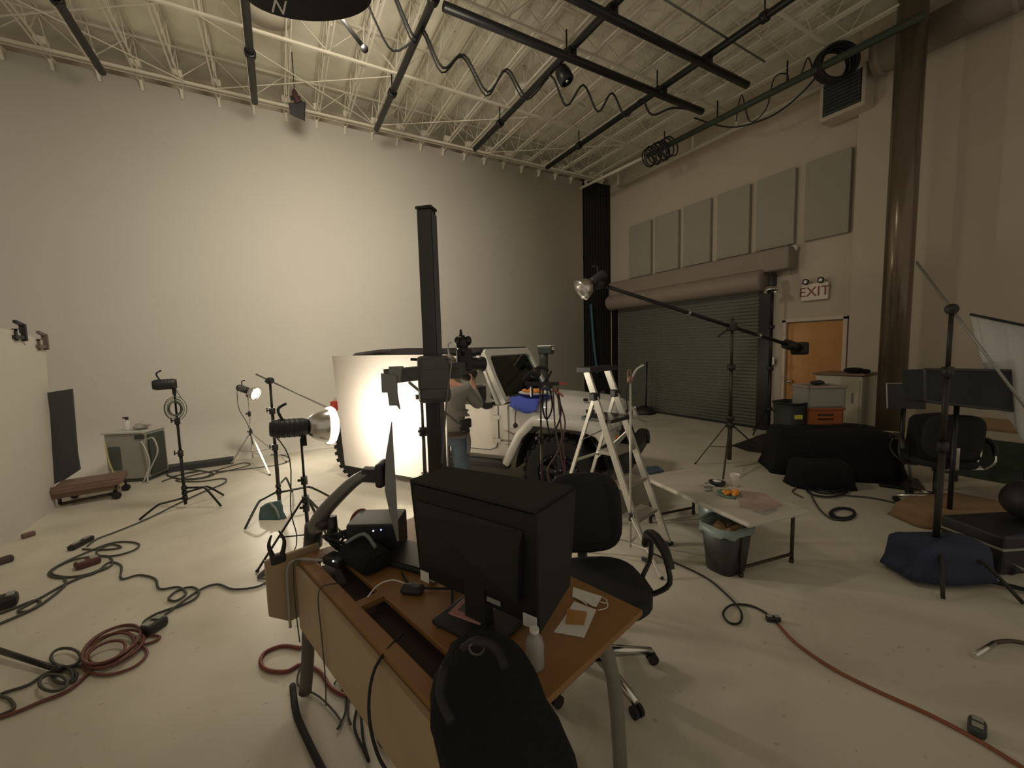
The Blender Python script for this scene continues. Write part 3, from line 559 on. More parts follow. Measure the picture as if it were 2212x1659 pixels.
# ================================================================== white bounce panel
TL, TR, BR, BL = DP(717, 770, 4.55), DP(962, 767, 3.86), DP(966, 1044, 3.86), DP(745, 1004, 4.55)
pn = (TR - TL).cross(BL - TL).normalized(); pn = pn if pn.y > 0 else -pn
bc = (TL + TR) / 2; t = thing('scrim', 'large bright white board lit by the big reflector lamp in front of the car', 'panel', (bc.x, bc.y, 0))
b = MB(); NN = 6; b.prism([TL, TR, BR, BL], (0, 0, 0), pn * .004); b.build('silk_sheet', SILK, t)
b = MB()
for a, c in ((TL, TR), (TR, BR), (BR, BL), (BL, TL)): b.bar(a + pn * .008, c + pn * .008, .012)
b.build('panel_frame', FLATM, t)
e = TR.lerp(TL, .10) + pn * .03; MB().cyl((e.x, e.y, .02), (e.x, e.y, 1.6), .014).build('support_pole', BLACK, t)
for k in range(3): a = k * 2.094 + .4; MB().bar((e.x, e.y, .16), (e.x + .24 * math.cos(a), e.y + .24 * math.sin(a), .01), .02, .012).build('foot', BLACK, t)
# ================================================================== stands and lamps
def leg_dirs(base, feet):
    return [Vector((f[0], f[1], 0)) for f in feet]
def tripod(label, base, top, feet, hub=.85, low=.35, r=.014, col=BLACK, name='light_stand', joints=(.45, .75), group=None):
    base = Vector((base[0], base[1], 0)); t = thing(name, label, 'light stand', base, group); z1 = top
    z0 = .12
    cuts = [z0] + [z0 + (z1 - z0) * j for j in joints] + [z1]
    for k in range(len(cuts) - 1):
        MB().cyl(base + Vector((0, 0, cuts[k] - (.0 if k else 0))), base + Vector((0, 0, cuts[k + 1])), r * (1 - .18 * k), n=10).build('pole', col, t)
    for k, c in enumerate(cuts[1:-1]):
        cc = MB().cyl(base + Vector((0, 0, c - .05)), base + Vector((0, 0, c + .02)), r * 1.75, n=10).build('collar', BLACKP, t)
        MB().cyl(base + Vector((0, 0, c - .015)), base + Vector((-.05, -.01, c - .005)), .008, .012, n=8).build('knob', BLACKP, cc)
    MB().cyl(base + Vector((0, 0, hub - .03)), base + Vector((0, 0, hub + .03)), r * 1.9, n=10).build('leg_hub', BLACKP, t)
    for f in feet:
        f = Vector((f[0], f[1], .012)); a = base + Vector((0, 0, hub)); d = (f - a); o = Vector((d.x, d.y, 0)).normalized() * r * 1.5
        L = MB().bar(a + o, f, .022, .012).build('leg', col, t); m = a + d * .55
        MB().bar(base + Vector((0, 0, low)) + o, m, .014, .008).build('brace', col, L); MB().ell(f, (.016, .016, .012), n=8, m=5).build('rubber_foot', RUBBER, L)
    return t
def cstand(label, base, top, angs, r=.017, col=BLACK, legr=.42, lh=(.13, .19, .25), arm=None, name='grip_stand'):
    base = Vector((base[0], base[1], 0)); t = thing(name, label, 'light stand', base)
    MB().cyl(base + Vector((0, 0, .05)), base + Vector((0, 0, top * .5)), r, n=12).build('pole', col, t); MB().cyl(base + Vector((0, 0, top * .5)), base + Vector((0, 0, top * .78)), r * .82, n=12).build('pole', col, t)
    MB().cyl(base + Vector((0, 0, top * .78)), base + Vector((0, 0, top)), r * .65, n=12).build('pole', CHROME if col is CHROME else col, t)
    for q in (.5, .78):
        c = MB().cyl(base + Vector((0, 0, top * q - .05)), base + Vector((0, 0, top * q + .02)), r * 1.6, n=10).build('collar', BLACKP, t); MB().cyl(base + Vector((0, 0, top * q - .015)), base + Vector((-.05, -.02, top * q)), .007, n=6).bar(base + Vector((-.05, -.02, top * q - .025)), base + Vector((-.05, -.02, top * q + .03)), .012).build('tee_knob', BLACKP, c)
    for k, a in enumerate(angs):
        d = Vector((math.cos(R3(a)), math.sin(R3(a)), 0)); h = lh[k]
        L = MB().tube([base + Vector((0, 0, h)) + d * .02, base + d * (legr * .45) + Vector((0, 0, h)), base + d * (legr * .62) + Vector((0, 0, h * .92)), base + d * legr + Vector((0, 0, .015))], .0125, sub=3).build('leg', col, t)
        MB().cyl(base + Vector((0, 0, h - .022)), base + Vector((0, 0, h + .022)), .028, n=12).build('leg_collar', col, L)
    if arm:
        a, b_ = Vector(arm[0]), Vector(arm[1]); tp = base + Vector((0, 0, top))
        g = MB().lathe([(0, -.03), (.035, -.03), (.04, 0), (.035, .03), (0, .03)], tp, (b_ - a).cross(Vector((0, 0, 1))), 14).build('grip_head', BLACKP, t); MB().cyl(tp, tp + (b_ - a).cross(Vector((0, 0, 1))).normalized() * .08, .012, n=8).build('grip_knob', BLACKP, g)
        MB().cyl(a, b_, .009, n=8).build('grip_arm', STEEL if col is not BLACK else BLACK, t)
    return t
def head(label, loc, d, size=1, dish=None, cable=None, lit=None, name='studio_lamp', bodycol=BLACKP):
    loc = Vector(loc); d = Vector(d).normalized(); t = thing(name, label, 'studio light', loc); s = size
    b = MB().lathe([(0, -.20 * s), (.045 * s, -.20 * s), (.062 * s, -.17 * s), (.064 * s, 0), (.055 * s, .03 * s), (0, .03 * s)], loc, d, 22).build('housing', bodycol, t)
    m = MB()
    for k in range(5): m.lathe([(.063 * s, -.15 * s + k * .03 * s), (.066 * s, -.147 * s + k * .03 * s), (.066 * s, -.141 * s + k * .03 * s), (.063 * s, -.138 * s + k * .03 * s)], loc, d, 22)
    m.build('cooling_fins', STEEL if s < .9 else BLACKP, b)
    x, y, _ = frame(d)
    MB().tube([loc - d * .12 * s + y * .05 * s, loc - d * .15 * s + y * .13 * s, loc - d * .10 * s + y * .17 * s], .010 * s, n=6).build('handle', BLACKP, t)
    MB().bar(loc + Vector((0, 0, -.06 * s)), loc + Vector((0, 0, -.13 * s)), .035 * s).cyl(loc + x * -.05 * s + Vector((0, 0, -.09 * s)), loc + x * .09 * s + Vector((0, 0, -.09 * s)), .012 * s, n=8).build('yoke', BLACK, t)
    if dish:
        R, Dp = dish; pr = [(.045 * s, .03 * s)] + [(.05 * s + (R - .05 * s) * math.sin(q * math.pi / 2 * .98), .03 * s + Dp * (q ** 1.35)) for q in [k / 9 for k in range(1, 10)]]
        o = MB().lathe(pr, loc, d, 32).build('reflector', CHROME, t, mods=[('SOLIDIFY', {'thickness': .003})]); MB().lathe([(R, .03 * s + Dp), (R + .006, .03 * s + Dp + .004), (R, .03 * s + Dp + .008)], loc, d, 32).build('reflector_rim', CHROME, o)
        if lit == 'bulb': MB().ell(loc + d * Dp * .92, (R * .55, R * .55, R * .55), n=16, m=10).build('bulb', BULB, t)
        elif lit is None: MB().ell(loc + d * Dp * .35, (.025, .025, .025), n=10, m=6).build('bulb', WHITEP, t)
    if cable:
        MB().tube([loc - d * .2 * s] + [Vector(p) for p in cable], .005, n=5).build('power_cord', RUBBER, t)
    return t
def coil(label, c, r=.09, n=8, ax=(.3, -1, 0), th=.005, m=RUBBER, name='cable_coil', tail=None, flat=1.35):
    b = MB(); rings(b, c, ax, r, n, .06, .38, flat, th)
    if tail: b.tube([Vector(p) for p in tail], th, n=5)
    return tag(b.build(name, m), label, 'cable coil')
# stand A, by the cabinet
A0 = Vector((-1.075, 6.025, 0))
sA = cstand('black turtle-base stand nearest the grey cabinet', A0, 1.36, [205, 35, 330], arm=None)
head('black lamp head without reflector on the stand nearest the cabinet', (A0.x, A0.y, 1.485), (.9, .2, .0), .95)
coil('small hank of grey-green cable hanging on the stand nearest the cabinet', (A0.x + .0, A0.y - .03, 1.20), .08, 9, (.3, -1, .1), .004, mat('grey_green_cord', (.10, .12, .09), .7), tail=[(A0.x + .06, A0.y - .02, 1.32), (A0.x + .02, A0.y - .02, 1.42), (A0.x, A0.y, 1.48)])
# lit lamp 2 on silver tripod
L2 = Vector((-.474, 7.80, 0)); z2 = ZA(L2, 540, 850)
tripod('silver tripod stand under the small lit reflector lamp', L2, z2 - .07, [G(500, 1003), G(583, 1027), G(618, 998)], .52, .22, .013, CHROME)
pL2 = Vector((L2.x, L2.y, z2 + .05))
head('small lit lamp with glowing chrome reflector on the silver tripod', pL2, LAMP2_DIR, .85, (.11, .12), [pL2 + Vector((-.14, -.02, -.05)), pL2 + Vector((-.13, 0, -.3)), pL2 + Vector((-.03, -.03, -.55)), pL2 + Vector((.02, -.02, -.9))], lit='bulb')
# c-stand B with arm and sandbag
B0 = G(605, 1100); zB = ZA(B0, 590, 822)
armA, armB = UP(B0 + Vector((-.10, .05, 0)), 570, 797), Vector((B0.x + .62, B0.y - .35, 1.13))
tpB = Vector((B0.x, B0.y, zB)); dirB = (armB - tpB).normalized()
cstand('dark turtle-base stand with a slanting arm, between the two lit lamps', B0, zB, [235, 75, 5], r=.02, col=mat('dark_steel_tube', (.06, .058, .055), .35, .7), legr=.55, lh=(.22, .28, .20), arm=(tpB - dirB * .17, armB))
sb = B0 + Vector((-.10, -.16, .10)); db = 4.50; b = MB(); secs = []
for off, sc_ in ((-.055, .90), (-.03, 1.0), (.03, 1.0), (.055, .90)):
    q = [(562, 1096), (575, 1087), (606, 1080), (611, 1092), (612, 1104), (619, 1117), (603, 1128), (582, 1138), (562, 1134), (559, 1115)]; cx, cy = 588, 1108
    secs.append([DP(cx + (x - cx) * sc_, cy + (y - cy) * sc_, db + off) for x, y in q])
b.loft(secs)
t = thing('sandbag', 'dull teal sandbag slung on the leg of the stand between the lit lamps', 'sandbag', sb - Vector((0, 0, .1))); b.build('bag', TEALB, t); MB().tube([DP(582, 1086, 4.44), DP(596, 1100, 4.435), DP(603, 1120, 4.44)], .014).build('strap', mat('grey_webbing', (.20, .24, .24), .8), t)
# key lamp stand
K0 = Vector((.122, 3.95, 0)); zK = 1.06
tripod('black tripod stand under the big reflector lamp', K0, zK, [G(556, 1236), G(712, 1170), (.42, 4.30)], .52, .20, .016, BLACK, joints=(.36, .62))
pK = Vector((K0.x, K0.y, zK + .10)); KD = KEY_DIR
kh = head('lit lamp with big chrome bell reflector and white cloth cap facing the bright board', pK + KD * .02, KD, 1.25, (.155, .20), [pK + Vector((-.1, -.05, -.25)), pK + Vector((-.12, -.03, -.7)), pK + Vector((-.09, 0, -.95)), G(635, 1190, .01), G(600, 1220, .01)], lit='cap')
ko = pK + KD * .265
MB().lathe([(.165, -.05), (.17, -.01), (.15, .015), (.10, .035), (0, .045)], ko, KD, 30).build('diffuser_cap', DIFF, kh, label='glowing white cloth diffuser cap')
# stand C in front of the panel
C0 = DP(917, 1000, 3.4); C0.z = 0; zC = ZA(C0, 911, 862); tC = Vector((C0.x, C0.y, zC))
tripod('grey stand standing in front of the bright board, left of the camera column', C0, zC, [C0 + Vector((.4, .1, 0)), C0 + Vector((-.25, .35, 0)), C0 + Vector((-.1, -.42, 0))], .5, .2, .019, mat('mid_grey_metal', (.14, .14, .135), .5, .4), joints=(.5, .8))
t = thing('grip_rod', 'thin grip arm reaching past the camera column from the grey stand', 'arm', tC); MB().cyl(DP(884, 826, 3.15), DP(995, 920, 3.55), .012, n=8).build('rod', STEEL, t)
MB().lathe([(0, -.03), (.045, -.03), (.05, 0), (.045, .03), (0, .03)], tC + Vector((.03, -.01, .02)), (.5, -.8, 0), 14).build('grip_head', mat('mid_grey_metal', (.14, .14, .135), .5, .4), t); MB().cyl(tC + Vector((-.05, 0, .02)), tC + Vector((.05, .0, .02)), .02, n=10).build('knob', BLACKP, t)
# stand D with clamps and hanging cables
D0 = DP(1171, 1040, 2.9); D0.z = 0; zD = ZA(D0, 1175, 835)
tripod('thin stand hung with cables in front of the front wheel', D0, zD, [D0 + Vector((.35, .15, 0)), D0 + Vector((-.35, .1, 0)), D0 + Vector((0, -.35, 0))], .42, .2, .011, mat('dark_brown_metal', (.10, .07, .06), .4, .5))
tD = Vector((D0.x, D0.y, zD))
t = thing('cable_clamps', 'cluster of black spring clamps and plugs on top of the cable stand', 'clamps', tD)
r_ = Vector(CR[0]); u_ = Vector((0, 0, 1))
def at(p, x, y): return p + r_ * x + u_ * y
MB().bar(at(tD, -.10, .02), at(tD, .13, .02), .025).ell(at(tD, -.03, .09), (.03, .05, .035)).bar(at(tD, -.06, .08), at(tD, .0, .12), .03).build('clamp_body', BLACKP, t)
MB().tube([at(tD, -.11, .05), at(tD, -.06, .10), at(tD, .0, .135), at(tD, .06, .11)], .012).tube([at(tD, .02, .02), at(tD, .06, .07), at(tD, .08, .11)], .008).bar(at(tD, -.06, .0), at(tD, -.06, -.07), .016).build('clamp_jaws', BLACK, t)
MB().bar(at(tD, .12, .02), at(tD, .19, .022), .014).bar(at(tD, .10, -.02), at(tD, .16, -.07), .012).build('red_tips', mat('red_plastic', (.55, .10, .06), .5), t)
PK = mat('dusty_mauve_cord', (.16, .09, .09), .6)
for (x0, pts, lab, m_) in [(.02, [(.02, -.02), (.015, -.15), (.04, -.23), (.08, -.15), (.07, -.02)], 'short dark cable loop hanging below the clamps', RUBBER), (.06, [(.05, -.01), (.04, -.2), (.07, -.34), (.14, -.20), (.12, -.01)], 'longer dark cable loop hanging beside the short one', RUBBER), (.1, [(.09, -.01), (.10, -.30), (.14, -.5), (.17, -.75), (.10, -1.0), (.12, -1.25), (.14, zD * -1 + .02)], 'mauve-brown cable trailing from the clamps down to the floor', PK), (.03, [(.10, -.02), (.17, -.25), (.12, -.45), (.04, -.6), (.09, -.75), (.16, -.62), (.15, -.4), (.12, -.05)], 'thin brown cable loop hanging in front of the wheel arch', PK)]:
    tag(MB().tube([at(tD, a, c) for a, c in pts], .006, n=5, sub=5).build('hanging_cable', m_), lab, 'cable')
# stand E with bent white tube
E0 = DP(1362, 1050, 3.35); E0.z = 0; zE = ZA(E0, 1364, 822)
tripod('slim pale stand just behind the ladder, carrying a bent white tube', E0, zE, [E0 + Vector((.3, .1, 0)), E0 + Vector((-.2, .3, 0)), E0 + Vector((.0, -.32, 0))], .38, .16, .009, ALU, joints=())
tE = Vector((E0.x, E0.y, zE)); t = thing('bent_rod', 'bent white rod clamped to the slim pale stand', 'rod', tE)
MB().tube([at(tE, .01, .02), at(tE, .035, .07), at(tE, .06, .10), at(tE, .105, .125)], .008).build('rod', WHITEP, t); MB().ell(at(tE, .0, .01), (.025, .02, .03)).tube([at(tE, -.02, -.02), at(tE, -.02, .07), at(tE, 0, .08), at(tE, .0, .0)], .006, n=5).build('clamp', mat('copper_brown', (.30, .17, .12), .5), t); MB().tube([at(tE, -.02, -.02), at(tE, -.035, -.12), at(tE, -.02, -.25)], .005, n=5).build('short_cord', RUBBER, t)
# ------------------------------------------------------------------ studio camera column
P0 = DP(940, 900, 2.75); P0.z = 0; zP = ZA(P0, 928, 455)
t = thing('camera_column', 'tall black studio camera column with a sliding carriage and cross arm', 'camera stand', P0)
CT = (Vector((P0.x, P0.y, 0)) - Vector((0, 0, 0))).normalized(); ang = math.atan2(CT.y, CT.x)
b = MB(); b.box((P0.x, P0.y, .12 + (zP - .12) / 2), (.09, .10, zP - .12), rz=ang - .42, bev=.012); col_ = b.build('column', mat('column_black_glare_lifted', (.06, .06, .058), .4, .3), t)  # black column lightened to put lens glare into its colour
b = MB(); sd = Vector((-CT.y, CT.x, 0)); fw = Matrix.Rotation(-.42, 3, 'Z') @ -sd; rr_ = Vector((-fw.y, fw.x, 0))
for k in (-.03, -.01, .01, .03): b.bar(P0 + fw * .052 + rr_ * k + Vector((0, 0, .15)), P0 + fw * .052 + rr_ * k + Vector((0, 0, zP - .03)), .008, .008)
b.build('column_ribs', mat('column_rib_metal', (.10, .10, .10), .35, .6), col_)
MB().box((P0.x, P0.y, zP + .008), (.10, .11, .02), rz=ang - .42, bev=.006).build('top_cap', BLACKP, t)
for k in range(3):
    a = ang + .6 + k * 2.094; d = Vector((math.cos(a), math.sin(a), 0)); L = MB().bar(P0 + Vector((0, 0, .11)), P0 + d * .5 + Vector((0, 0, .09)), .09, .06).build('base_leg', BLACK, t)
    MB().cyl(P0 + d * .46 + Vector((-.015, 0, .035)), P0 + d * .46 + Vector((.015, 0, .035)), .035).build('caster', RUBBER, L)
GM = mat('carriage_glare_grey', (.11, .11, .105), .5, .2)  # grey raised in the colour to imitate veiling glare
def PD(x, y, d=2.68): return DP(x, y, d)
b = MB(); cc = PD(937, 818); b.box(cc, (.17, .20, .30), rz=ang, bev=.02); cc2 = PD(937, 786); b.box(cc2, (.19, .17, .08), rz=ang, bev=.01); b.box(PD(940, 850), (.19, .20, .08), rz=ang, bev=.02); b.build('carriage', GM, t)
MB().bar(PD(888, 776, 2.66), PD(925, 778, 2.66), .03, .018).build('lock_lever', BLACK, t)
arm_a, arm_b = PD(838, 813, 2.45), PD(1005, 795, 2.95)
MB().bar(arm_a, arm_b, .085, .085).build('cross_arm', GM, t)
b = MB(); dpt = Vector(CR[2]) * .012
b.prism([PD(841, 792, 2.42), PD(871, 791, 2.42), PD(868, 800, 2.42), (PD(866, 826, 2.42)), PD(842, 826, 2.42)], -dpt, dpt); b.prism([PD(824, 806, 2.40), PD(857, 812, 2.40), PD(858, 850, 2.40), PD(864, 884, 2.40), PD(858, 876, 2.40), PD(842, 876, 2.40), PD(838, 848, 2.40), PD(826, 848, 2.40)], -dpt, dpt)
b.build('end_plate', mat('glare_grey_plate', (.26, .26, .25), .5, .2), t)  # plate coloured paler in place of glare around the lamp
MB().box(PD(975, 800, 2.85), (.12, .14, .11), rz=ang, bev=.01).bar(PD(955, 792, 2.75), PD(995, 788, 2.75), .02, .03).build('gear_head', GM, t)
MB().tube([PD(962, 775, 2.6), PD(975, 782, 2.55), PD(966, 850, 2.58), PD(962, 905, 2.62), PD(955, 1000, 2.66)], .006, n=5).build('control_cable', STEEL, t)
# camera on the column
t = thing('studio_camera', 'black camera with ball head and lens on the cross arm of the tall column', 'camera', PD(1003, 800, 2.9))
MB().box(PD(1003, 778, 2.92), (.07, .11, .16), rz=ang, bev=.015).build('camera_body', BLACKP, t)
MB().lathe([(0, 0), (.045, 0), (.05, .03), (.045, .14), (.055, .15), (.055, .17), (0, .165)], PD(1000, 785, 2.92), Vector(CR[0]) * .8 + Vector(CR[2]) * .6 , 20).build('lens', BLACKP, t)
MB().bar(PD(1000, 768, 2.9), PD(1025, 766, 3.0), .03, .03).build('viewfinder', BLACKP, t)
b = MB(); b.ell(PD(998, 743, 2.9), (.045, .045, .06)).ell(PD(988, 736, 2.9), (.022, .022, .03)).ell(PD(1011, 736, 2.9), (.026, .026, .035)).cyl(PD(999, 750, 2.9), PD(1000, 770, 2.9), .04, .022)
b.build('ball_head', mat('glossy_black', (.025, .025, .025), .12, .3), t); MB().cyl(PD(996, 727, 2.9), PD(995, 712, 2.9), .014, .008).bar(PD(991, 728, 2.9), PD(1004, 727, 2.9), .02).build('lever', BLACKP, t)
MB().tube([PD(975, 739, 2.9), PD(968, 745, 2.9), PD(970, 765, 2.88), PD(975, 780, 2.86)], .006, n=5).build('white_cord', WHITEP, t)
# ------------------------------------------------------------------ the photographer
PM = F((1.47, 3.90, 0), (.42, .91)); per = thing('person', 'person in a grey long-sleeved top and blue jeans seen from behind, bending to a camera', 'person', PM.translation)
def skin(name, joints, edges, m, parent, M, sub=2, root=0):
    me = bpy.data.meshes.new(name); ks = list(joints); me.from_pydata([M @ Vector(joints[k][0]) - Vector(parent['_o']) for k in ks], [(ks.index(a), ks.index(c)) for a, c in edges], []); o = bpy.data.objects.new(name, me); COL.objects.link(o)
    sk = o.modifiers.new('skin', 'SKIN'); sk.use_smooth_shade = True; o.modifiers.new('s', 'SUBSURF').levels = sub; o.modifiers['s'].render_levels = sub
    for i, k in enumerate(ks):
        v = me.skin_vertices[0].data[i]; r = joints[k][1]; v.radius = r if isinstance(r, tuple) else (r, r); v.use_root = (i == root)
    dg = bpy.context.evaluated_depsgraph_get(); m2 = bpy.data.meshes.new_from_object(o.evaluated_get(dg)); bpy.data.objects.remove(o); m2.materials.clear(); m2.materials.append(m)
    for p in m2.polygons: p.use_smooth = True
    q = bpy.data.objects.new(name, m2); COL.objects.link(q); q.parent = parent; q['_o'] = parent['_o']; return q
BJ = {'pel': ((0, 0, .97), (.11, .08)), 'bel': ((.01, 0, 1.10), (.11, .08)), 'che': ((.02, 0, 1.28), (.15, .105)), 'sho': ((.03, 0, 1.40), (.12, .085)), 'nek': ((.06, 0, 1.485), (.058, .055)), 'hd0': ((.10, 0, 1.555), (.07, .075)), 'hd1': ((.13, 0, 1.64), (.078, .095)), 'hd2': ((.14, 0, 1.70), (.05, .06)),
      'rs': ((.03, -.175, 1.385), .058), 're': ((.10, -.31, 1.19), .042), 'rw': ((.20, -.25, 1.41), .027), 'rp': ((.22, -.24, 1.475), (.036, .018)), 'ls': ((.03, .175, 1.385), .058), 'le': ((.16, .30, 1.18), .042), 'lw': ((.32, .12, 1.34), .027), 'lp': ((.36, .08, 1.39), (.036, .018)),
      'rh': ((0, -.09, .90), .085), 'rk': ((.04, -.11, .49), .058), 'ra': ((.0, -.12, .09), .04), 'rt': ((.13, -.14, .04), .035), 'lh': ((0, .09, .90), .085), 'lk': ((.04, .11, .49), .058), 'la': ((.0, .12, .09), .04), 'lt': ((.13, .14, .04), .035)}
BE = [('pel', 'bel'), ('bel', 'che'), ('che', 'sho'), ('sho', 'nek'), ('nek', 'hd0'), ('hd0', 'hd1'), ('hd1', 'hd2'), ('sho', 'rs'), ('rs', 're'), ('re', 'rw'), ('rw', 'rp'), ('sho', 'ls'), ('ls', 'le'), ('le', 'lw'), ('lw', 'lp'), ('pel', 'rh'), ('rh', 'rk'), ('rk', 'ra'), ('ra', 'rt'), ('pel', 'lh'), ('lh', 'lk'), ('lk', 'la'), ('la', 'lt')]
# fingers: four and a thumb on each hand, bent round the camera
for s, w, p in ((-1, Vector((.20, -.25, 1.41)), Vector((.22, -.24, 1.475))), (1, Vector((.32, .12, 1.34)), Vector((.36, .08, 1.39)))):
    d = (p - w).normalized(); a = d.cross(Vector((0, -s, .3))).normalized(); n_ = d.cross(a)
    nm = 'rp' if s < 0 else 'lp'
    for k, (off, ln) in enumerate(((-.028, .030), (-.010, .034), (.009, .032), (.027, .026))):
        b0 = p + a * off + d * .015; b1 = b0 + d * ln + n_ * -.006; b2 = b1 + d * ln * .55 - n_ * -.020 * s
        BJ['f%s%d0' % (nm, k)] = (tuple(b0), .0095); BJ['f%s%d1' % (nm, k)] = (tuple(b1), .0085); BJ['f%s%d2' % (nm, k)] = (tuple(b2), .0075)
        BE += [(nm, 'f%s%d0' % (nm, k)), ('f%s%d0' % (nm, k), 'f%s%d1' % (nm, k)), ('f%s%d1' % (nm, k), 'f%s%d2' % (nm, k))]
    t0 = p - a * .035 - d * .01; t1 = t0 - a * .025 + d * .02
    BJ['t%s0' % nm] = (tuple(t0), .011); BJ['t%s1' % nm] = (tuple(t1), .009); BE += [(nm, 't%s0' % nm), ('t%s0' % nm, 't%s1' % nm)]
body = skin('body', BJ, BE, SKIN, per, PM)
def grow(keys, g): return {k: (BJ[k][0], tuple(q + g for q in (BJ[k][1] if isinstance(BJ[k][1], tuple) else (BJ[k][1],) * 2))) for k in keys}
sj = grow(['pel', 'bel', 'che', 'sho', 'rs', 're', 'rw', 'ls', 'le', 'lw'], .022); sj['pel'] = ((0, 0, 1.04), (.165, .125)); sj['hem'] = ((-.01, 0, .97), (.165, .13)); sj['bel'] = ((0, 0, 1.12), (.175, .135)); sj['che'] = ((.01, 0, 1.27), (.185, .135)); sj['sho'] = ((.02, 0, 1.39), (.13, .10))
for a, z in (('rw', 1), ('lw', 1)): q = Vector(BJ['re' if a == 'rw' else 'le'][0]).lerp(Vector(BJ[a][0]), .86); sj[a] = (tuple(q), .036)
shirt = skin('shirt', sj, [('hem', 'pel'), ('pel', 'bel'), ('bel', 'che'), ('che', 'sho'), ('sho', 'rs'), ('rs', 're'), ('re', 'rw'), ('sho', 'ls'), ('ls', 'le'), ('le', 'lw')], SHIRT, per, PM)
jj = grow(['pel', 'rh', 'rk', 'ra', 'lh', 'lk', 'la'], .024); jj['pel'] = ((0, 0, .98), (.165, .12)); jj['ra'] = ((0, -.12, .12), .062); jj['la'] = ((0, .12, .12), .062)
jj['wst'] = ((0, 0, 1.05), (.15, .11)); jeans = skin('jeans', jj, [('wst', 'pel'), ('pel', 'rh'), ('rh', 'rk'), ('rk', 'ra'), ('pel', 'lh'), ('lh', 'lk'), ('lk', 'la')], JEANS, per, PM)
b = MB(PM); b.lathe([(0, 0), (.0, 0)], (0, 0, 0)); b = MB(PM)
b.tube([(.165 * math.cos(a) - .01, .185 * math.sin(a), .965) for a in [2 * math.pi * k / 20 for k in range(20)]], .022, closed=True, sub=1); b.build('belt', LEATHER, per)
b = MB(PM); b.box((-.08, -.15, 1.02), (.07, .09, .13), rz=.5, bev=.015).box((-.04, -.19, 1.05), (.05, .06, .09), rz=.3, bev=.01); b.build('belt_pouch', BLACKP, per)
b = MB(PM); b.tube([(-.05, -.17, .98), (-.06, -.19, .86), (-.05, -.18, .74)], lambda q: .03 - .01 * q).build('hanging_cloth', mat('grey_rag', (.22, .22, .23), .9), per)
b = MB(PM); b.ell((.115, 0, 1.665), (.098, .084, .088)); b.build('hair', HAIR, per)
b = MB(PM)
for s in (-1, 1): b.ell((.125, s * .082, 1.61), (.018, .010, .028), n=10, m=6)
b.ell((.222, 0, 1.615), (.018, .014, .022), n=10, m=6); b.build('ears_and_nose', SKIN, per)
b = MB(PM)
for s in (-1, 1): b.ell((.205, s * .03, 1.645), (.010, .013, .010), n=8, m=6)
b.build('eyes', WHITEP, per); b = MB(PM); b.ell((.208, 0, 1.575), (.008, .024, .007), n=8, m=5); b.build('mouth', PINK, per)
for s in (-1, 1):
    b = MB(PM); b.ell((.06, s * .125, .05), (.145, .05, .05)); b.build('shoe', BLACKP, per)
t = thing('held_camera', 'black camera held up to the face of the person in the grey top', 'camera', PM @ Vector((.34, -.06, 1.38)))
b = MB(PM); b.box((.29, -.16, 1.54), (.09, .18, .13), bev=.02).ell((.27, -.20, 1.535), (.07, .10, .085)); b.build('camera_body', BLACKP, t); b = MB(PM); b.lathe([(0, 0), (.045, 0), (.048, .10), (.055, .12), (0, .11)], (.33, -.16, 1.53), (1, -.2, 0), 18); b.build('lens', BLACKP, t)
b = MB(PM); b.box((.27, -.12, 1.615), (.05, .07, .03), bev=.008); b.build('viewfinder', BLACKP, t)
# ------------------------------------------------------------------ step ladder
FL, FR, BLf, BRf = G(1398, 1212), G(1443, 1176), G(1201, 1132), G(1254, 1108)
T1, T2 = DP(1268, 803, 3.42), DP(1312, 800, 3.62); T1.z = T2.z = (T1.z + T2.z) / 2
t = thing('step_ladder', 'silver aluminium step ladder with a black top cap standing beside the car', 'ladder', ((T1.x + T2.x) / 2, (T1.y + T2.y) / 2, 0))
wd = (T2 - T1).normalized(); fd = (FL - Vector((T1.x, T1.y, 0))).normalized()
for a, f in ((T1, FL), (T2, FR)):
    rr = MB().bar(a, f + Vector((0, 0, .02)), .056, .024, up=wd).build('front_rail', ALU, t); MB().box(f + Vector((0, 0, .015)), (.07, .07, .03), bev=.008).build('rubber_foot', RUBBER, rr)
B1, B2 = T1 - fd * .0 + (BLf - T1) * .14, T2 + (BRf - T2) * .14
H1, H2 = T1 + (FL - T1) * .13, T2 + (FR - T2) * .13
for h, f in ((H1, BLf), (H2, BRf)):
    rr = MB().bar(h, f + Vector((0, 0, .02)), .030, .020, up=wd).build('rear_leg', ALU, t); MB().box(f + Vector((0, 0, .015)), (.05, .05, .03), bev=.008).build('rubber_foot', RUBBER, rr)
    MB().box(h, (.085, .06, .065), rz=math.atan2(wd.y, wd.x), bev=.01).build('hinge_bracket', BLACKP, t)
MB().bar(T1 - wd * .05 + Vector((0, 0, .02)), T2 + wd * .05 + Vector((0, 0, .02)), .14, .04).build('top_cap', BLACKP, t)
bd = (BLf - FL); bd.z = 0; bd.normalize()
for k, q in enumerate((.26, .44, .62, .80)):
    a = T1 + (FL - T1) * q; c = T2 + (FR - T2) * q
    MB().bar(a + bd * .07, c + bd * .07, .30 if k == 0 else .16, .03).build('step', BLACKP if k == 0 else mat('worn_step_metal', (.33, .29, .25), .5, .4), t, label='black platform step' if k == 0 else None)
for q in (.45, .75): MB().bar(H1 + (BLf - H1) * q, H2 + (BRf - H2) * q, .03, .015).build('rear_brace', ALU, t)
MB().bar(T1 + (FL - T1) * .30, H1 + (BLf - H1) * .30, .02, .008).bar(T2 + (FR - T2) * .30, H2 + (BRf - H2) * .30, .02, .008).build('spreader', BLACK, t)
MB().bar(T2 + (FR - T2) * .34, H2 + (BRf - H2) * .50, .02, .008).build('spreader', ALU, t)
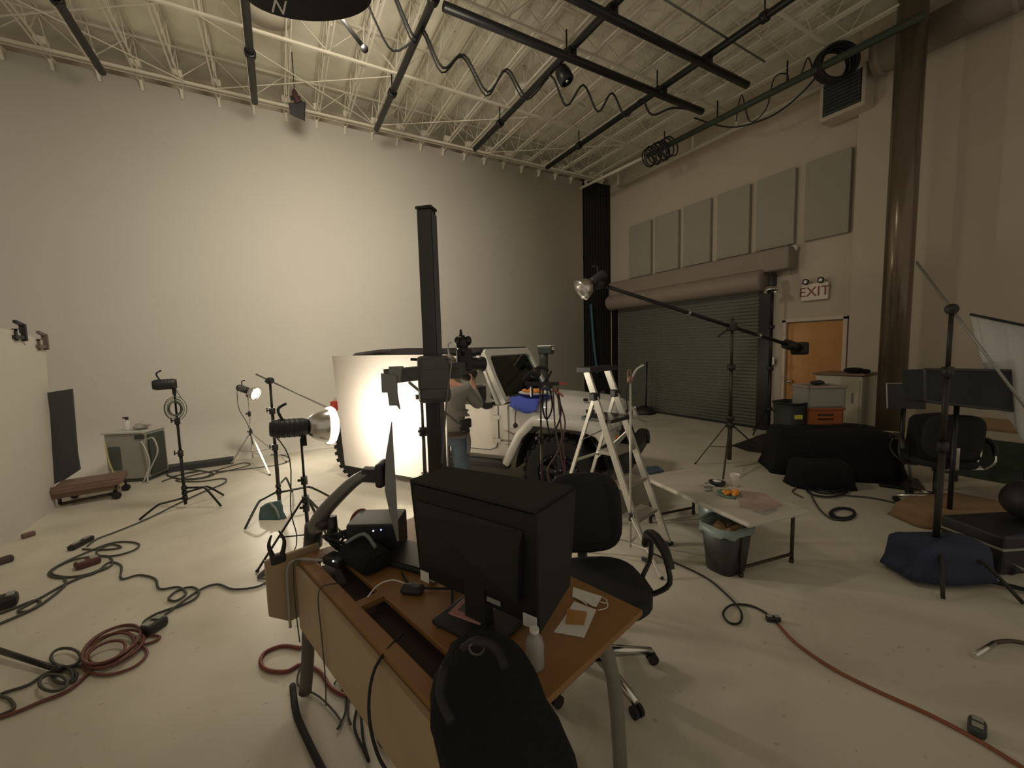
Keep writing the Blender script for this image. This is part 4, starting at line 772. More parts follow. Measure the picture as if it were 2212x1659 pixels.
# ------------------------------------------------------------------ boom stand with two heads
S0 = Vector((5.513, 3.457, 0)); zS = ZA(S0, 1580, 706)
tripod('heavy boom stand in front of the roller shutter', S0, zS - .03, [G(1502, 1003), G(1655, 985), G(1560, 1052)], .62, .30, .03, mat('olive_black_steel', (.07, .065, .045), .5, .5), joints=(.33, .72))
BA, BB = DP(1290, 602, 5.5), DP(1712, 738, 6.05); pv = Vector((S0.x, S0.y, zS))
tt = (pv - BA).length / (BB - BA).length; sh = pv - (BA + (BB - BA) * tt); BA += sh; BB += sh
t = thing('lighting_boom', 'long black boom arm slanting down to the right across the shutter', 'boom', pv)
MB().cyl(BA, BB, .026, n=12).build('boom_tube', BLACK, t); MB().cyl(BA + (BB - BA) * .42, BA + (BB - BA) * .43, .032, n=12).cyl(BA + (BB - BA) * .78, BA + (BB - BA) * .79, .032, n=12).build('chrome_ring', CHROME, t)
MB().box(pv, (.12, .12, .12), rz=.3, bev=.02).tube([pv + Vector((0, 0, -.02)), pv + Vector((-.12, .04, -.07)), pv + Vector((-.20, .08, -.14))], .012).cyl(pv, pv + Vector((0, 0, .12)), .02).build('pivot_clamp', BLACKP, t)
bdr = (BB - BA).normalized(); MB().cyl(BB - bdr * .25, BB, .07, n=16).box(BB, (.10, .22, .18), bev=.03).build('counterweight', BLACK, t)
MB().ell(BA, (.07, .07, .07)).bar(BA, BA + Vector((-.08, 0, .10)), .05).build('end_bracket', BLACKP, t)
hp = BA + Vector((-.08, .02, .03)); head('unlit lamp with silver bell reflector at the upper boom end', hp, (-.87, .30, -.62), 1.0, (.14, .17))
# lamp on black post beside shutter
Q0 = PX(1660, 930, 8.1); Q0.z = 0; zQ = ZA(Q0, 1650, 625)
t = tripod('black stand at the right edge of the roller shutter', Q0, zQ - .05, [Q0 + Vector((-.35, .1, 0)), Q0 + Vector((.1, .35, 0)), Q0 + Vector((.1, -.35, 0))], .5, .2, .03, BLACK)
pq = Vector((Q0.x - .02, Q0.y, zQ + .07)); head('black lamp pointing down on top of the stand at the shutter edge', pq, (-.25, -.1, -1), 1.15, (.13, .10))
# clamps on the flat
for k, (x, y, z) in enumerate([(45, 717, 1), (108, 738, 1)]):
    p = PX(x, y, -2.46) if k == 0 else Vector((-2.46, 7.12, 2.02)); t = thing('spring_clamp', ['black clamp gripping the top of the white flat, left of the pair', 'brownish clamp gripping the top corner of the white flat'][k], 'clamp', p); cm = BLACKP if k == 0 else mat('brown_grey_metal', (.16, .12, .10), .5)
    q = Vector((0, 1, 0)); u = Vector((0, 0, 1)); MB().bar(p + q * .05 - u * .10, p + q * .05 + u * .09, .035, .05).build('clamp_frame', cm, t); MB().bar(p + q * .05 + u * .08, p - q * .10 + u * .11, .03, .03).build('clamp_jaw', cm, t); MB().bar(p + q * .05 - u * .06, p - q * .15 - u * .06, .035, .04).build('clamp_jaw', cm, t)
    MB().cyl(p - q * .10 - u * .10, p - q * .10 + u * .02, .012).cyl(p - q * .10 + u * .02, p - q * .10 + u * .03, .03).build('screw', cm, t)
# ================================================================== left side
t = thing('foam_flat', 'tall white foam flat standing along the left edge, clamped at its top', 'flat', (-2.5, 4.6, 0))
MB().prism([(-2.52, 6.95, 0), (-2.52, 1.2, 0), (-2.52, 1.2, 2.55), (-2.52, 4.0, 2.38), (-2.52, 6.7, 2.10), (-2.52, 7.22, 2.04)], (0, 0, 0), (.045, 0, 0)).build('board', FLATM, t)
t = thing('dolly', 'low reddish wooden dolly with a caster beside the white flat', 'dolly', (-2.15, 7.1, 0)); 
q = G(212, 1092)
MB().box((-2.19, 7.13, .22), (.62, .5, .07), rz=.12, bev=.01).box((-2.19, 6.93, .20), (.62, .04, .15), rz=.12, bev=.01).build('plank', WOODR, t)
b = MB().cyl((-2.44, 6.96, .04), (-1.93, 7.02, .06), .02).cyl((-2.44, 6.97, .04), (-2.44, 6.97, .25), .018).cyl((-1.96, 7.02, .06), (-1.93, 7.02, .24), .016); b.build('lower_bar', mat('dark_brown_metal', (.10, .07, .06), .4, .5), t)
for p in ((-1.92, 6.95), (-1.92, 7.32), (-2.42, 7.32)): MB().cyl((p[0], p[1] - .02, .045), (p[0], p[1] + .02, .045), .045, n=16).cyl((p[0], p[1], .08), (p[0], p[1], .23), .012).build('caster', RUBBER, t)
MB().cyl((-1.92, 6.95, .13), (-1.86, 6.9, .20), .01).build('brake_lever', STEEL, t)
t = thing('black_board', 'narrow black board standing upright on the reddish dolly', 'board', (-2.3, 7.15, .315))
MB().prism([PY(x, y, 7.1) for x, y in ((97, 849), (155, 840), (166, 978), (172, 1015), (142, 1035), (113, 1048))], (0, 0, 0), (0, .04, 0)).build('board', mat('dark_slate_board', (.055, .06, .06), .8), t)
cb = thing('equipment_cabinet', 'grey metal equipment cabinet against the white curved wall', 'cabinet', (-2.0, 7.95, 0)); ca = math.atan2(.06, 1)
cM = Matrix.Translation((-2.24, 7.90, 0)) @ Matrix.Rotation(-.42, 4, 'Z')
b = MB(cM); b.box((.26, .20, .38), (.52, .42, .66), bev=.01); b.build('body', GREYB, cb)
b = MB(cM); b.box((.25, .20, .725), (.56, .46, .025), bev=.005); b.build('top_plate', GREYL, cb)
b = MB(cM); b.box((.12, -.014, .36), (.15, .01, .34)); b.build('vent_panel', mat('dark_olive_panel', (.09, .10, .085), .6), cb)
b = MB(cM); b.box((.535, .2, .38), (.03, .30, .60), bev=.01); b.box((.47, -.012, .66), (.12, .02, .06)); b.build('side_panel', mat('dark_green_black', (.05, .06, .05), .6), cb)
b = MB(cM); b.box((.26, .2, .03), (.5, .4, .05)); b.build('plinth', mat('dark_green_black', (.05, .06, .05), .6), cb)
tag(MB().tube([cM @ Vector(p) for p in [(.56, .0, .62), (.68, -.05, .64), (.72, -.05, .45), (.62, -.04, .25), (.56, -.06, .10), (.60, -.12, .01)]], .010).tube([cM @ Vector(p) for p in [(.50, -.03, .60), (.58, -.06, .45), (.60, -.06, .25), (.52, -.1, .01)]], .010).build('white_cable', GREYL), 'thick pale cables looping from the right side of the grey cabinet', 'cable')
tag(MB().tube([cM @ Vector(p) for p in [(.02, -.03, .60), (.06, -.05, .35), (.16, -.08, .05), (.20, -.14, .012), (.12, -.2, .012), (.25, -.26, .012), (.33, -.18, .012), (.22, -.12, .02), (.3, -.2, .02)]], .009).build('yellow_cable', mat('yellow_cord', (.62, .55, .20), .6)), 'yellow cord hanging down the cabinet front and curling on the floor', 'cable')
t = thing('spray_bottle', 'white bottle with a dark cap on the grey cabinet', 'bottle', cM @ Vector((.20, .15, .738)))
b = MB(cM); b.lathe([(0, 0), (.032, 0), (.035, .02), (.035, .11), (.015, .14), (.015, .16), (0, .16)], (.20, .15, .738), (0, 0, 1), 16); b.build('bottle_body', WHITEP, t); b = MB(cM); b.cyl((.20, .15, .895), (.20, .15, .935), .02).bar((.20, .15, .925), (.16, .13, .925), .018); b.build('cap', BLACKP, t)
t = thing('clear_bag', 'crumpled clear plastic bag lying on the grey cabinet', 'bag', cM @ Vector((.36, .2, .738)))
b = MB(cM); b.ell((.34, .2, .775), (.09, .10, .037)).ell((.42, .18, .80), (.09, .03, .02)).ell((.30, .22, .80), (.04, .05, .03)); b.build('bag', CLEARP, t)
MB_ = MB().box((-1.30, 8.17, .045), (1.05, .20, .09), rz=.02, bev=.01); tag(MB_.build('black_plank', mat('dark_slate_board', (.055, .06, .06), .8)), 'long dark plank lying on the floor along the curved wall', 'plank')
# floor cables
def fl(pts, z=.012): return [G(x, y, z) for x, y in pts]
def fcable(label, pts, m=RUBBER, r=.008, name='floor_cable', cat='cable', z=.012, sub=4): return tag(MB().tube(fl(pts, z), r, n=6, sub=sub).build(name, m), label, cat)
GC = mat('dark_grey_cord', (.07, .07, .06), .7)
fcable('tangled black cable heap on the floor behind the stand nearest the cabinet', [(350, 1040), (400, 1022), (430, 1018), (370, 1030), (420, 1034), (460, 1022), (400, 1014), (360, 1024), (400, 1036), (450, 1030), (470, 1016), (420, 1026), (380, 1038), (430, 1040), (476, 1034), (489, 1036), (480, 1046), (440, 1062), (380, 1090)], GC, .009)
fcable('thin black cable loop on the floor below the small lit lamp', [(450, 1026), (500, 1015), (540, 1004), (525, 1000), (480, 1012), (470, 1018), (540, 1012), (600, 1004), (626, 994), (615, 984), (585, 982)], GC, .007)
fcable('long thin cable running from the tangled heap to the power strip at lower left', [(380, 1090), (320, 1120), (260, 1145), (210, 1164), (188, 1180)], GC, .007)
CC = [(178, 1186), (230, 1187), (262, 1182), (240, 1176), (210, 1190), (215, 1200), (250, 1200), (290, 1188), (300, 1175), (270, 1170), (230, 1176), (160, 1205), (120, 1225), (105, 1240), (130, 1248), (190, 1240), (240, 1222), (235, 1202), (200, 1202), (150, 1212), (110, 1235), (140, 1246), (200, 1240), (235, 1215), (262, 1222), (262, 1250), (300, 1242), (335, 1250), (345, 1272), (385, 1268), (402, 1282), (380, 1298), (364, 1292), (385, 1275), (415, 1268), (430, 1280), (410, 1300), (340, 1325), (310, 1344), (322, 1352), (360, 1325), (430, 1275), (470, 1262), (505, 1273), (560, 1266), (585, 1245), (580, 1225), (556, 1248), (600, 1215)]
fcable('long black cable snaking in loops across the floor toward the desk', CC, GC, .008)
fcable('black cable looping out of the left edge below the power strip', [(232, 1225), (180, 1245), (135, 1265), (90, 1290), (40, 1318), (60, 1320), (85, 1305), (78, 1296), (40, 1310), (0, 1325)], GC, .009)
fcable('second black cable entering from the left edge', [(138, 1250), (140, 1265), (90, 1305), (40, 1330), (-20, 1355)], GC, .009)
b = MB()
for k, (cx, cy, a, c, rot) in enumerate([(245, 1395, 72, 36, -.42), (240, 1400, 55, 26, -.45), (250, 1398, 64, 30, -.40), (235, 1405, 60, 32, -.42), (228, 1410, 46, 20, -.42), (240, 1392, 70, 30, -.5)]):
    b.tube([G(cx + a * math.cos(u) * math.cos(rot) - c * math.sin(u) * math.sin(rot), cy + a * math.cos(u) * math.sin(rot) + c * math.sin(u) * math.cos(rot), .012 + .008 * k) for u in [2 * math.pi * j / 16 for j in range(16)]], .008, n=6, sub=2, closed=True)
b.tube(fl([(300, 1388), (318, 1410), (290, 1440), (230, 1458), (185, 1448), (180, 1430)], .012), .008).tube(fl([(318, 1372), (345, 1375), (335, 1385), (300, 1395)]), .008)
MV = mat('maroon_orange_cord', (.17, .062, .05), .6, var=.25, vscale=3)
tag(b.build('extension_cord', MV), 'coiled maroon extension cord lying on the floor at lower left', 'cable coil')
fcable('maroon cord trailing from the coil out of the lower left edge', [(200, 1445), (150, 1490), (90, 1515), (30, 1540), (-20, 1555)], MV, .009)
fcable('grey cable running beside the maroon cord at lower left', [(180, 1440), (150, 1440), (100, 1455), (60, 1480), (0, 1500), (20, 1510), (30, 1530), (0, 1545)], GC, .008)
b = MB(); 
for k, (cx, cy, rx, ry) in enumerate([(140, 1460, 26, 16), (135, 1458, 22, 18), (142, 1420, 32, 20), (115, 1475, 30, 18)]): b.tube([G(cx + rx * math.cos(u), cy + ry * math.sin(u), .014 + .008 * k) for u in [2 * math.pi * j / 14 for j in range(14)]], .008, n=6, sub=2, closed=True)
tag(b.build('cable_coil', GC), 'small loops of grey cable around the black pole tip at lower left', 'cable coil')
tag(MB().cyl(G(-30, 1396, .05), G(124, 1446, .03), .016, .014).ell(G(124, 1446, .03), (.03, .03, .025)).build('floor_pole', BLACK), 'black pole lying on the floor, reaching in from the left edge', 'pole')
def blob(label, px, py, size, rz=0, m=BLACKP, name='power_strip', cat='power strip', z=0):
    p = G(px, py, z); t = thing(name, label, cat, p); MB().box(p + Vector((0, 0, size[2] / 2)), size, rz=rz, bev=min(size) * .3).build('case', m, t)
    for k in (-1, 1): MB().box(p + Vector((0, 0, size[2])) + Matrix.Rotation(rz, 3, 'Z') @ Vector((k * size[0] * .25, 0, .002)), (size[0] * .3, size[1] * .6, .01), rz=rz, bev=.003).build('socket', GREYB, t)
blob('slim dark power strip at the end of the long thin cable', 176, 1178, (.24, .06, .05), 1.2)
blob('dark red box inside the black cable loops on the floor', 190, 1222, (.16, .10, .06), .5, mat('dark_red_box', (.10, .035, .035), .6), 'plug_box', 'plug box')
blob('dark plug block lying beside the maroon cord coil', 333, 1362, (.14, .09, .07), .9, BLACKP, 'plug_box', 'plug box')
blob('dark plug block at the left edge of the floor', 10, 1312, (.14, .12, .09), .3, BLACKP, 'plug_box', 'plug box')
tag(MB().box(G(12, 1216, .0) + Vector((0, 0, .03)), (.10, .07, .06), rz=.6, bev=.02).build('floor_clamp', mat('dark_brown_metal', (.10, .07, .06), .4, .5)), 'small dark clamp on the floor at the foot of the white flat', 'clamp')
tag(MB().box(G(62, 1160, .0) + Vector((0, 0, .025)), (.10, .05, .05), rz=.8, bev=.015).build('rusty_bracket', WOODR), 'small rusty bracket at the foot of the white flat', 'bracket')
fcable('black cable curling from under the chair arm across the floor', [(1395, 1190), (1440, 1208), (1520, 1245), (1570, 1285), (1600, 1320), (1598, 1345), (1575, 1345), (1562, 1325), (1580, 1307), (1620, 1308), (1655, 1325), (1682, 1350)], RUBBER, .007)
fcable('long orange extension cord crossing the floor to the lower right corner', [(1682, 1350), (1720, 1390), (1800, 1445), (1900, 1495), (2000, 1540), (2100, 1592), (2180, 1640), (2260, 1690)], mat('orange_brown_cord', (.26, .085, .04), .6), .009)
blob('dark connector joining the black cable and the orange cord', 1670, 1342, (.09, .035, .035), -.6, BLACKP, 'cord_connector', 'connector')
blob('green-black plug on the orange cord at lower right', 2110, 1582, (.09, .06, .05), .2, mat('dark_green_black', (.05, .06, .05), .6), 'cord_connector', 'connector')
# ================================================================== the desk in the foreground
u = Vector((.25, -.968, 0)); v = Vector((.968, .25, 0)); D0_ = Vector((.01, 2.34, 0))
DM = Matrix((u, v, Vector((0, 0, 1)))).transposed().to_4x4(); DM.translation = D0_          # +x toward the viewer, +y to the right
desk = thing('desk', 'cherry-brown desk with a hanging back panel in the foreground', 'desk', D0_)
ZT = .74; LN, WDT = 1.50, .84
b = MB(DM); b.box((LN / 2, .16 + (WDT - .16) / 2, ZT - .0125), (LN, WDT - .16, .025), bev=.004).box((LN / 2, .03, ZT - .0125), (LN, .06, .025), bev=.004).box((.05, .11, ZT - .0125), (.10, .11, .025)).box((.62, .11, ZT - .013), (.05, .11, .024)); b.build('desktop', DESKM, desk)
b = MB(DM); b.box((LN / 2 + .02, .11, ZT - .075), (LN - .06, .16, .01)).box((LN / 2 + .02, .185, ZT - .05), (LN - .06, .01, .06)); b.build('cable_trough', mat('dark_trough', (.05, .03, .025), .7), desk)
b = MB(DM); b.box((LN / 2 + .02, -.01, ZT - .19), (LN - .05, .02, .33)); b.build('back_panel', DESKP, desk)
b = MB(DM); b.prism([(-.03, -.14, ZT + .03), (-.03, .12, ZT + .03), (-.03, .12, ZT - .33), (-.03, -.05, ZT - .33), (-.03, -.14, ZT - .26)], (0, 0, 0), (.02, 0, 0)); b.build('end_panel', DESKP, desk)
def deskleg(pts, nm='leg', m=STEEL, r=.024): 
    b = MB(DM); b.tube(pts, r, n=10, sub=3); return b.build(nm, m, desk)
deskleg([(.06, .02, ZT - .03), (.06, .02, .45), (.06, .00, .2), (.05, -.02, .03)], m=mat('brown_grey_leg', (.13, .11, .095), .5, .3), r=.032); deskleg([(.06, .76, ZT - .03), (.06, .76, .02)]); deskleg([(1.38, .04, ZT - .03), (1.42, .02, .02)])
deskleg([(1.36, .70, ZT - .03), (1.42, .75, .45), (1.44, .77, .02)], m=mat('grey_green_leg', (.25, .25, .21), .4, .5), r=.030)
b = MB(DM); b.bar((.06, .02, .44), (.06, .76, .44), .03); b.build('cross_rail', BLACK, desk); 
DK = lambda x, y, z=0: DM @ Vector((x, y, ZT + z))
def dthing(name, label, cat, x, y, z=0): return thing(name, label, cat, DK(x, y, z))
# hooded monitor
t = dthing('hooded_monitor', 'large black monitor with a black shading hood, seen from its back, standing on the desk', 'monitor', .75, .45)
h0, h1 = DP(886, 1040, 1.72), DP(1156, 1112, 1.36); h0.z = h1.z = (h0.z + h1.z) / 2; mx_ = (h1 - h0).normalized(); mw = (h1 - h0).length; my_ = Vector((mx_.y * -1, mx_.x, 0))
my_ = my_ if my_.x > 0 else -my_
MH = .40; hz = h0.z
def mp(a, d, z): return h0 + mx_ * (a * mw) + my_ * d + Vector((0, 0, z))
b = MB(); th_ = .012
b.prism([mp(0, 0, -.005), mp(1, 0, -.005), mp(1, 0, -MH), mp(.06, 0, -MH)], -my_ * .0, my_ * .06); b.build('screen_back', mat('matte_black_case', (.008, .008, .008), .55), t)
b = MB(); b.prism([mp(0, 0, 0), mp(1, 0, 0), mp(1.0, .28, .0), mp(.0, .22, .0)], (0, 0, 0), (0, 0, th_)); b.build('hood_top', mat('matte_hood_black', (.022, .022, .020), .8), t)
b = MB(); b.prism([mp(1.0, 0, 0), mp(1.0, .28, .0), mp(1.0, .22, -.36), mp(1.0, 0.0, -MH - .02)], (0, 0, 0), mx_ * .01); b.build('hood_side', mat('matte_hood_black', (.022, .022, .020), .8), t); b = MB(); b.prism([mp(.0, 0.0, 0), mp(.0, .22, .0), mp(.0, .17, -.36), mp(.06, 0.0, -MH)], (0, 0, 0), mx_ * .01); b.build('hood_side', mat('matte_hood_black', (.022, .022, .020), .8), t)
b = MB(); b.prism([mp(.08, -.004, -.07), mp(.92, -.004, -.07), mp(.92, -.03, -.12), mp(.90, -.03, -.32), mp(.12, -.03, -.32), mp(.10, -.03, -.12)], (0, 0, 0), my_ * .04); b.build('rear_bulge', mat('matte_black_case', (.008, .008, .008), .55), t)
ft = mp(.55, .02, 0); b = MB(); b.bar(Vector((ft.x, ft.y, ZT + .02)), Vector((ft.x, ft.y, hz - .22)), .10, .05, up=my_); b.build('stand_neck', BLACKP, t); b = MB(); b.box((ft.x, ft.y, ZT + .012), (.30, .22, .02), rz=math.atan2(mx_.y, mx_.x), bev=.006); b.build('stand_base', BLACKP, t)
def sticker(a, z, w, h, m): b = MB(); b.prism([mp(a - w, -.006, z), mp(a + w, -.006, z), mp(a + w, -.006, z - h), mp(a - w, -.006, z - h)], (0, 0, 0), my_ * .003); return b
sticker(.11, -.37, .04, .045, 0).build('sticker', CARD, t); sticker(.70, -.362, .05, .018, 0).build('maker_badge', mat('badge_grey', (.35, .36, .34), .5), t); sticker(.955, -.365, .045, .045, 0).build('sticker', CARD, t)
# slim monitor on an arm seen edge on
t = dthing('slim_monitor', 'slim grey monitor seen edge-on, held by a curved arm at the desk end', 'monitor', .12, .15)
sm = lambda x, y, d: DP(x, y, d)
dv = Vector(CR[2]) * .0
b = MB(); fr = [sm(847, 908, 2.05), sm(851, 980, 2.05), sm(856, 1060, 2.05), sm(862, 1168, 2.05)]; bk = [sm(845, 912, 2.05), sm(833, 985, 2.05), sm(831, 1060, 2.05), sm(842, 1110, 2.05), sm(858, 1170, 2.05)]
far = lambda p: EYE + (p - EYE) * 1.20 + Vector((.0, .0, .02))
b.prism(fr + bk[::-1], (0, 0, 0), (far(fr[1]) - fr[1]) * .9); b.build('screen_shell', mat('glare_lifted_grey_shell', (.24, .24, .23), .4, .5), t)  # grey shell lightened, glare put into its colour
b = MB(); b.box(sm(826, 1022, 2.2), (.05, .14, .13), rz=-.5, bev=.02); b.bar(sm(822, 1026, 2.2), sm(785, 1024, 2.2), .055, .07); b.build('arm_joint', mat('dark_joint', (.05, .05, .05), .4, .4), t)
b = MB(); b.tube([sm(795, 1022, 2.2), sm(765, 1040, 2.2), sm(725, 1078, 2.22), sm(695, 1112, 2.25), sm(678, 1142, 2.3)], lambda q: .028 + .016 * q, n=12, sub=5); b.build('curved_arm', mat('brushed_grey_arm', (.22, .22, .21), .35, .5), t)
b = MB(); b.cyl(sm(676, 1178, 2.32), sm(678, 1132, 2.3), .05, .047, n=16).cyl(sm(716, 1115, 2.25), sm(720, 1165, 2.25), .028).ell(sm(700, 1130, 2.26), (.05, .05, .04)); b.build('arm_base', mat('dark_joint', (.05, .05, .05), .4, .4), t)
# black drive box
t = dthing('drive_box', 'black box with two tiny indicator lights on the desk below the slim monitor', 'box', .3, .35)
bM = Matrix.Translation(DK(.22, .35, 0)) @ Matrix.Rotation(-.52, 4, 'Z')
b = MB(bM); b.box((0, 0, .085), (.26, .20, .17), bev=.006); b.build('case', mat('box_black', (.02, .02, .025), .5), t)
b = MB(bM); b.box((0, 0, .1725), (.25, .19, .005)); b.build('lid', mat('grey_lid', (.16, .165, .15), .5), t)
b = MB(bM); b.ell((.01, -.101, .14), (.0035, .0035, .0035), n=8, m=5); b.build('indicator', LEDW, t); b = MB(bM); b.ell((.05, -.101, .145), (.0035, .0035, .0035), n=8, m=5); b.build('indicator', LEDB, t)
# things on the desk
def dbox(name, label, cat, x, y, size, rz, m, z=0, bev=.01, extra=None):
    t = thing(name, label, cat, DK(x, y, z)); b = MB(DM); b.box((x, y, ZT + z + size[2] / 2), size, rz=rz, bev=bev); b.build('case', m, t)
    if extra: extra(t)
    return t
dbox('laptop', 'closed black laptop on the desk between the drive box and the hooded monitor', 'laptop', .48, .42, (.30, .22, .028), .35, BLACKP, extra=lambda t: MB(DM).box((.48, .42, ZT + .031), (.28, .20, .003), rz=.35).build('lid', mat('lid_black', (.03, .03, .03), .4), t))
dbox('camera_bag', 'black lumpy pouch on the desk in front of the drive box', 'pouch', .34, .22, (.26, .16, .10), .1, CLOTH, bev=.04, extra=lambda t: MB(DM).tube([(.26, .16, ZT + .11), (.34, .22, ZT + .16), (.42, .24, ZT + .11)], .009).build('strap', mat('grey_webbing', (.20, .24, .24), .8), t))
dbox('power_adapter', 'small black adapter with a tiny light on the desk end', 'adapter', .22, .12, (.12, .07, .045), .3, BLACKP, extra=lambda t: MB(DM).ell((.27, .09, ZT + .045), (.004, .004, .004), n=8, m=5).build('indicator', LEDW, t))
dbox('pink_book', 'dusty pink book lying under the hooded monitor', 'book', 1.02, .38, (.16, .20, .025), .3, PINK, extra=lambda t: MB(DM).box((1.02, .38, ZT + .027), (.10, .13, .002), rz=.3).build('cover_picture', mat('dark_cover', (.08, .08, .09), .5), t))
dbox('mug_lid', 'small chrome round lid catching the light left of the hooded monitor', 'lid', .72, .36, (.04, .04, .03), 0, CHROME, bev=.015)
dbox('computer_mouse', 'small black mouse near the white cable end on the desk', 'mouse', .72, .26, (.10, .06, .035), .6, BLACKP, bev=.016, extra=lambda t: MB(DM).box((.70, .25, ZT + .036), (.03, .004, .004), rz=.6).build('wheel', STEEL, t))
def dtube(label, pts, m, r, name='desk_cable', cat='cable'): b = MB(DM); b.tube([(x, y, ZT + z) for x, y, z in pts], r, n=6, sub=5); return tag(b.build(name, m), label, cat)
dtube('thin white cable arching across the desk to a shiny plug', [(.62, .10, .01), (.60, .16, .03), (.62, .22, .035), (.66, .27, .008)], WHITEP, .0035)
dtube('grey-white cable draped over the desk end and down the panel', [(.20, .16, .01), (.16, .08, .012), (.06, .0, .012), (.03, -.05, -.02), (.02, -.055, -.2), (.03, -.06, -.34)], mat('greyish_cord', (.35, .33, .30), .6), .007)
dtube('dark cable curving across the middle of the desk', [(.55, .30, .01), (.70, .28, .012), (.85, .40, .012), (.95, .50, .01)], RUBBER, .005)
dtube('second dark cable curving on the desk beside the trough', [(.72, .55, .01), (.8, .42, .012), (.95, .30, .012), (1.0, .2, .01)], RUBBER, .005)
dtube('dark cable loop lying on the desk near the black draped bag', [(.95, .36, .01), (1.02, .30, .014), (1.08, .36, .012), (1.04, .44, .012), (.96, .42, .01)], RUBBER, .004)
dtube('thick black cable looping from the trough down in front of the back panel', [(.92, .10, .0), (.98, -.04, -.02), (1.05, -.10, -.12), (1.15, -.10, -.22), (1.28, -.05, -.20), (1.36, .02, -.12)], RUBBER, .006)
b = MB(DM)
for k in range(16):
    a = k * .8; r = .05 + .03 * math.sin(k * 1.7); b.tube([(.14 + r * math.cos(q + a), .22 + .09 * math.sin(q) + .03 * math.cos(a), ZT + .03 + .045 * (1 + math.sin(q * 1.0 + a))) for q in [2 * math.pi * j / 9 for j in range(9)]], .0045, n=5, sub=2, closed=True)
tag(b.build('cable_tangle', RUBBER), 'tangle of black cables piled around the base of the monitor arm', 'cables')['kind'] = 'stuff'
dtube('thick orange-brown cable arch between the monitor arm and the drive box', [(.10, .24, .02), (.06, .28, .14), (.07, .34, .17), (.12, .38, .10)], mat('orange_brown_cord', (.26, .085, .04), .6), .012)
b = MB(DM); b.tube([(-.02, -.10, ZT + .03), (-.02, -.115, ZT + .10), (-.02, -.10, ZT + .15)], lambda q: .014 - .010 * q).tube([(-.02, -.06, ZT + .03), (-.02, -.045, ZT + .10), (-.02, -.065, ZT + .16)], lambda q: .014 - .010 * q).box((-.02, -.08, ZT + .02), (.04, .07, .05), bev=.01); t = thing('desk_clamp', 'black spring clamp biting the top of the desk end panel', 'clamp', DK(-.02, -.08, .03)); b.build('jaws', BLACKP, t)
# papers, glasses, cups at the right corner
P_ = lambda x, y, z=ZT: G(x, y, z)
def sheet(name, label, cat, px, m, th=.002, z=ZT + .001):
    q = [G(x, y, z) for x, y in px]; return tag(MB().prism(q, (0, 0, 0), (0, 0, th)).build(name, m), label, cat)
sheet('white_paper', 'white sheet of paper on the right corner of the desk', 'paper', [(1240, 1300), (1288, 1318), (1262, 1378), (1196, 1366), (1215, 1340)], CARD)
sheet('white_box_flap', 'white card with dark lines at the far edge of the desk', 'card', [(1238, 1270), (1300, 1290), (1288, 1312), (1236, 1290)], CARD, .004, ZT + .004)
sheet('snack_wrapper', 'orange-brown wrapper lying on the white paper', 'wrapper', [(1225, 1318), (1268, 1324), (1262, 1350), (1222, 1348)], mat('caramel_wrapper', (.45, .22, .06), .5), .006, ZT + .004)
t = thing('eyeglasses', 'clear-framed eyeglasses lying on the white card', 'glasses', P_(1290, 1300)); b = MB()
for c in ((1278, 1302), (1300, 1296)): p = P_(*c, ZT + .02); b.lathe([(.021, 0), (.024, .002), (.021, .004)], p, (.3, -.2, 1), 16)
b.tube([P_(1268, 1306, ZT + .02), P_(1240, 1285, ZT + .012)], .002).tube([P_(1310, 1294, ZT + .02), P_(1312, 1312, ZT + .012), P_(1292, 1318, ZT + .01)], .002); b.build('frames', WHITEP, t)
t = thing('water_bottle', 'short clear plastic bottle beside the black draped bag on the desk', 'bottle', P_(1158, 1440)); p = G(1156, 1440, ZT); MB().lathe([(0, 0), (.030, 0), (.032, .01), (.030, .05), (.032, .08), (.024, .105), (.014, .115), (.014, .12)], p, (0, 0, 1), 20).build('bottle_body', CLEARP, t); MB().cyl(p + Vector((0, 0, .12)), p + Vector((0, 0, .135)), .016).build('cap', WHITEP, t)
# black draped bag, nearest thing
t = thing('draped_bag', 'big black fabric bag slumped on the near edge of the desk, closest to the viewer', 'bag', (.40, 1.0, ZT))
secs = []
prof = [(1035, 1388, 40, 1.22), (1045, 1415, 84, 1.20), (1050, 1460, 112, 1.16), (1056, 1500, 122, 1.12), (1068, 1550, 132, 1.08), (1080, 1600, 140, 1.04), (1092, 1660, 148, 1.00), (1100, 1720, 150, .97)]
for k, (x, y, w, d) in enumerate(prof):
    c = DP(x, y, d); rx = w * d / FPX; ring = []
    for j in range(24):
        a = 2 * math.pi * j / 24; m_ = 1 + .06 * math.sin(3 * a + k * 1.3) + .04 * math.sin(7 * a + k * 2.1)
        ring.append(c + Vector(CR[0]) * rx * m_ * math.cos(a) + Vector((CR[2].x, CR[2].y, 0)).normalized() * (.03 + rx * .55) * m_ * math.sin(a))
    secs.append(ring)
MB().loft(secs).build('bag_body', CLOTH, t)
MB().tube([DP(1000, 1400, 1.10), DP(1030, 1385, 1.08), DP(1070, 1400, 1.08), DP(1090, 1440, 1.04)], .012).tube([DP(960, 1440, 1.08), DP(950, 1500, 1.03), DP(975, 1560, .98)], .012).build('strap', mat('black_webbing', (.02, .02, .02), .7), t)
MB().lathe([(.018, 0), (.022, .004), (.018, .008)], DP(1030, 1398, 1.08), -Vector(CR[2]), 14).build('buckle_ring', STEEL, t)
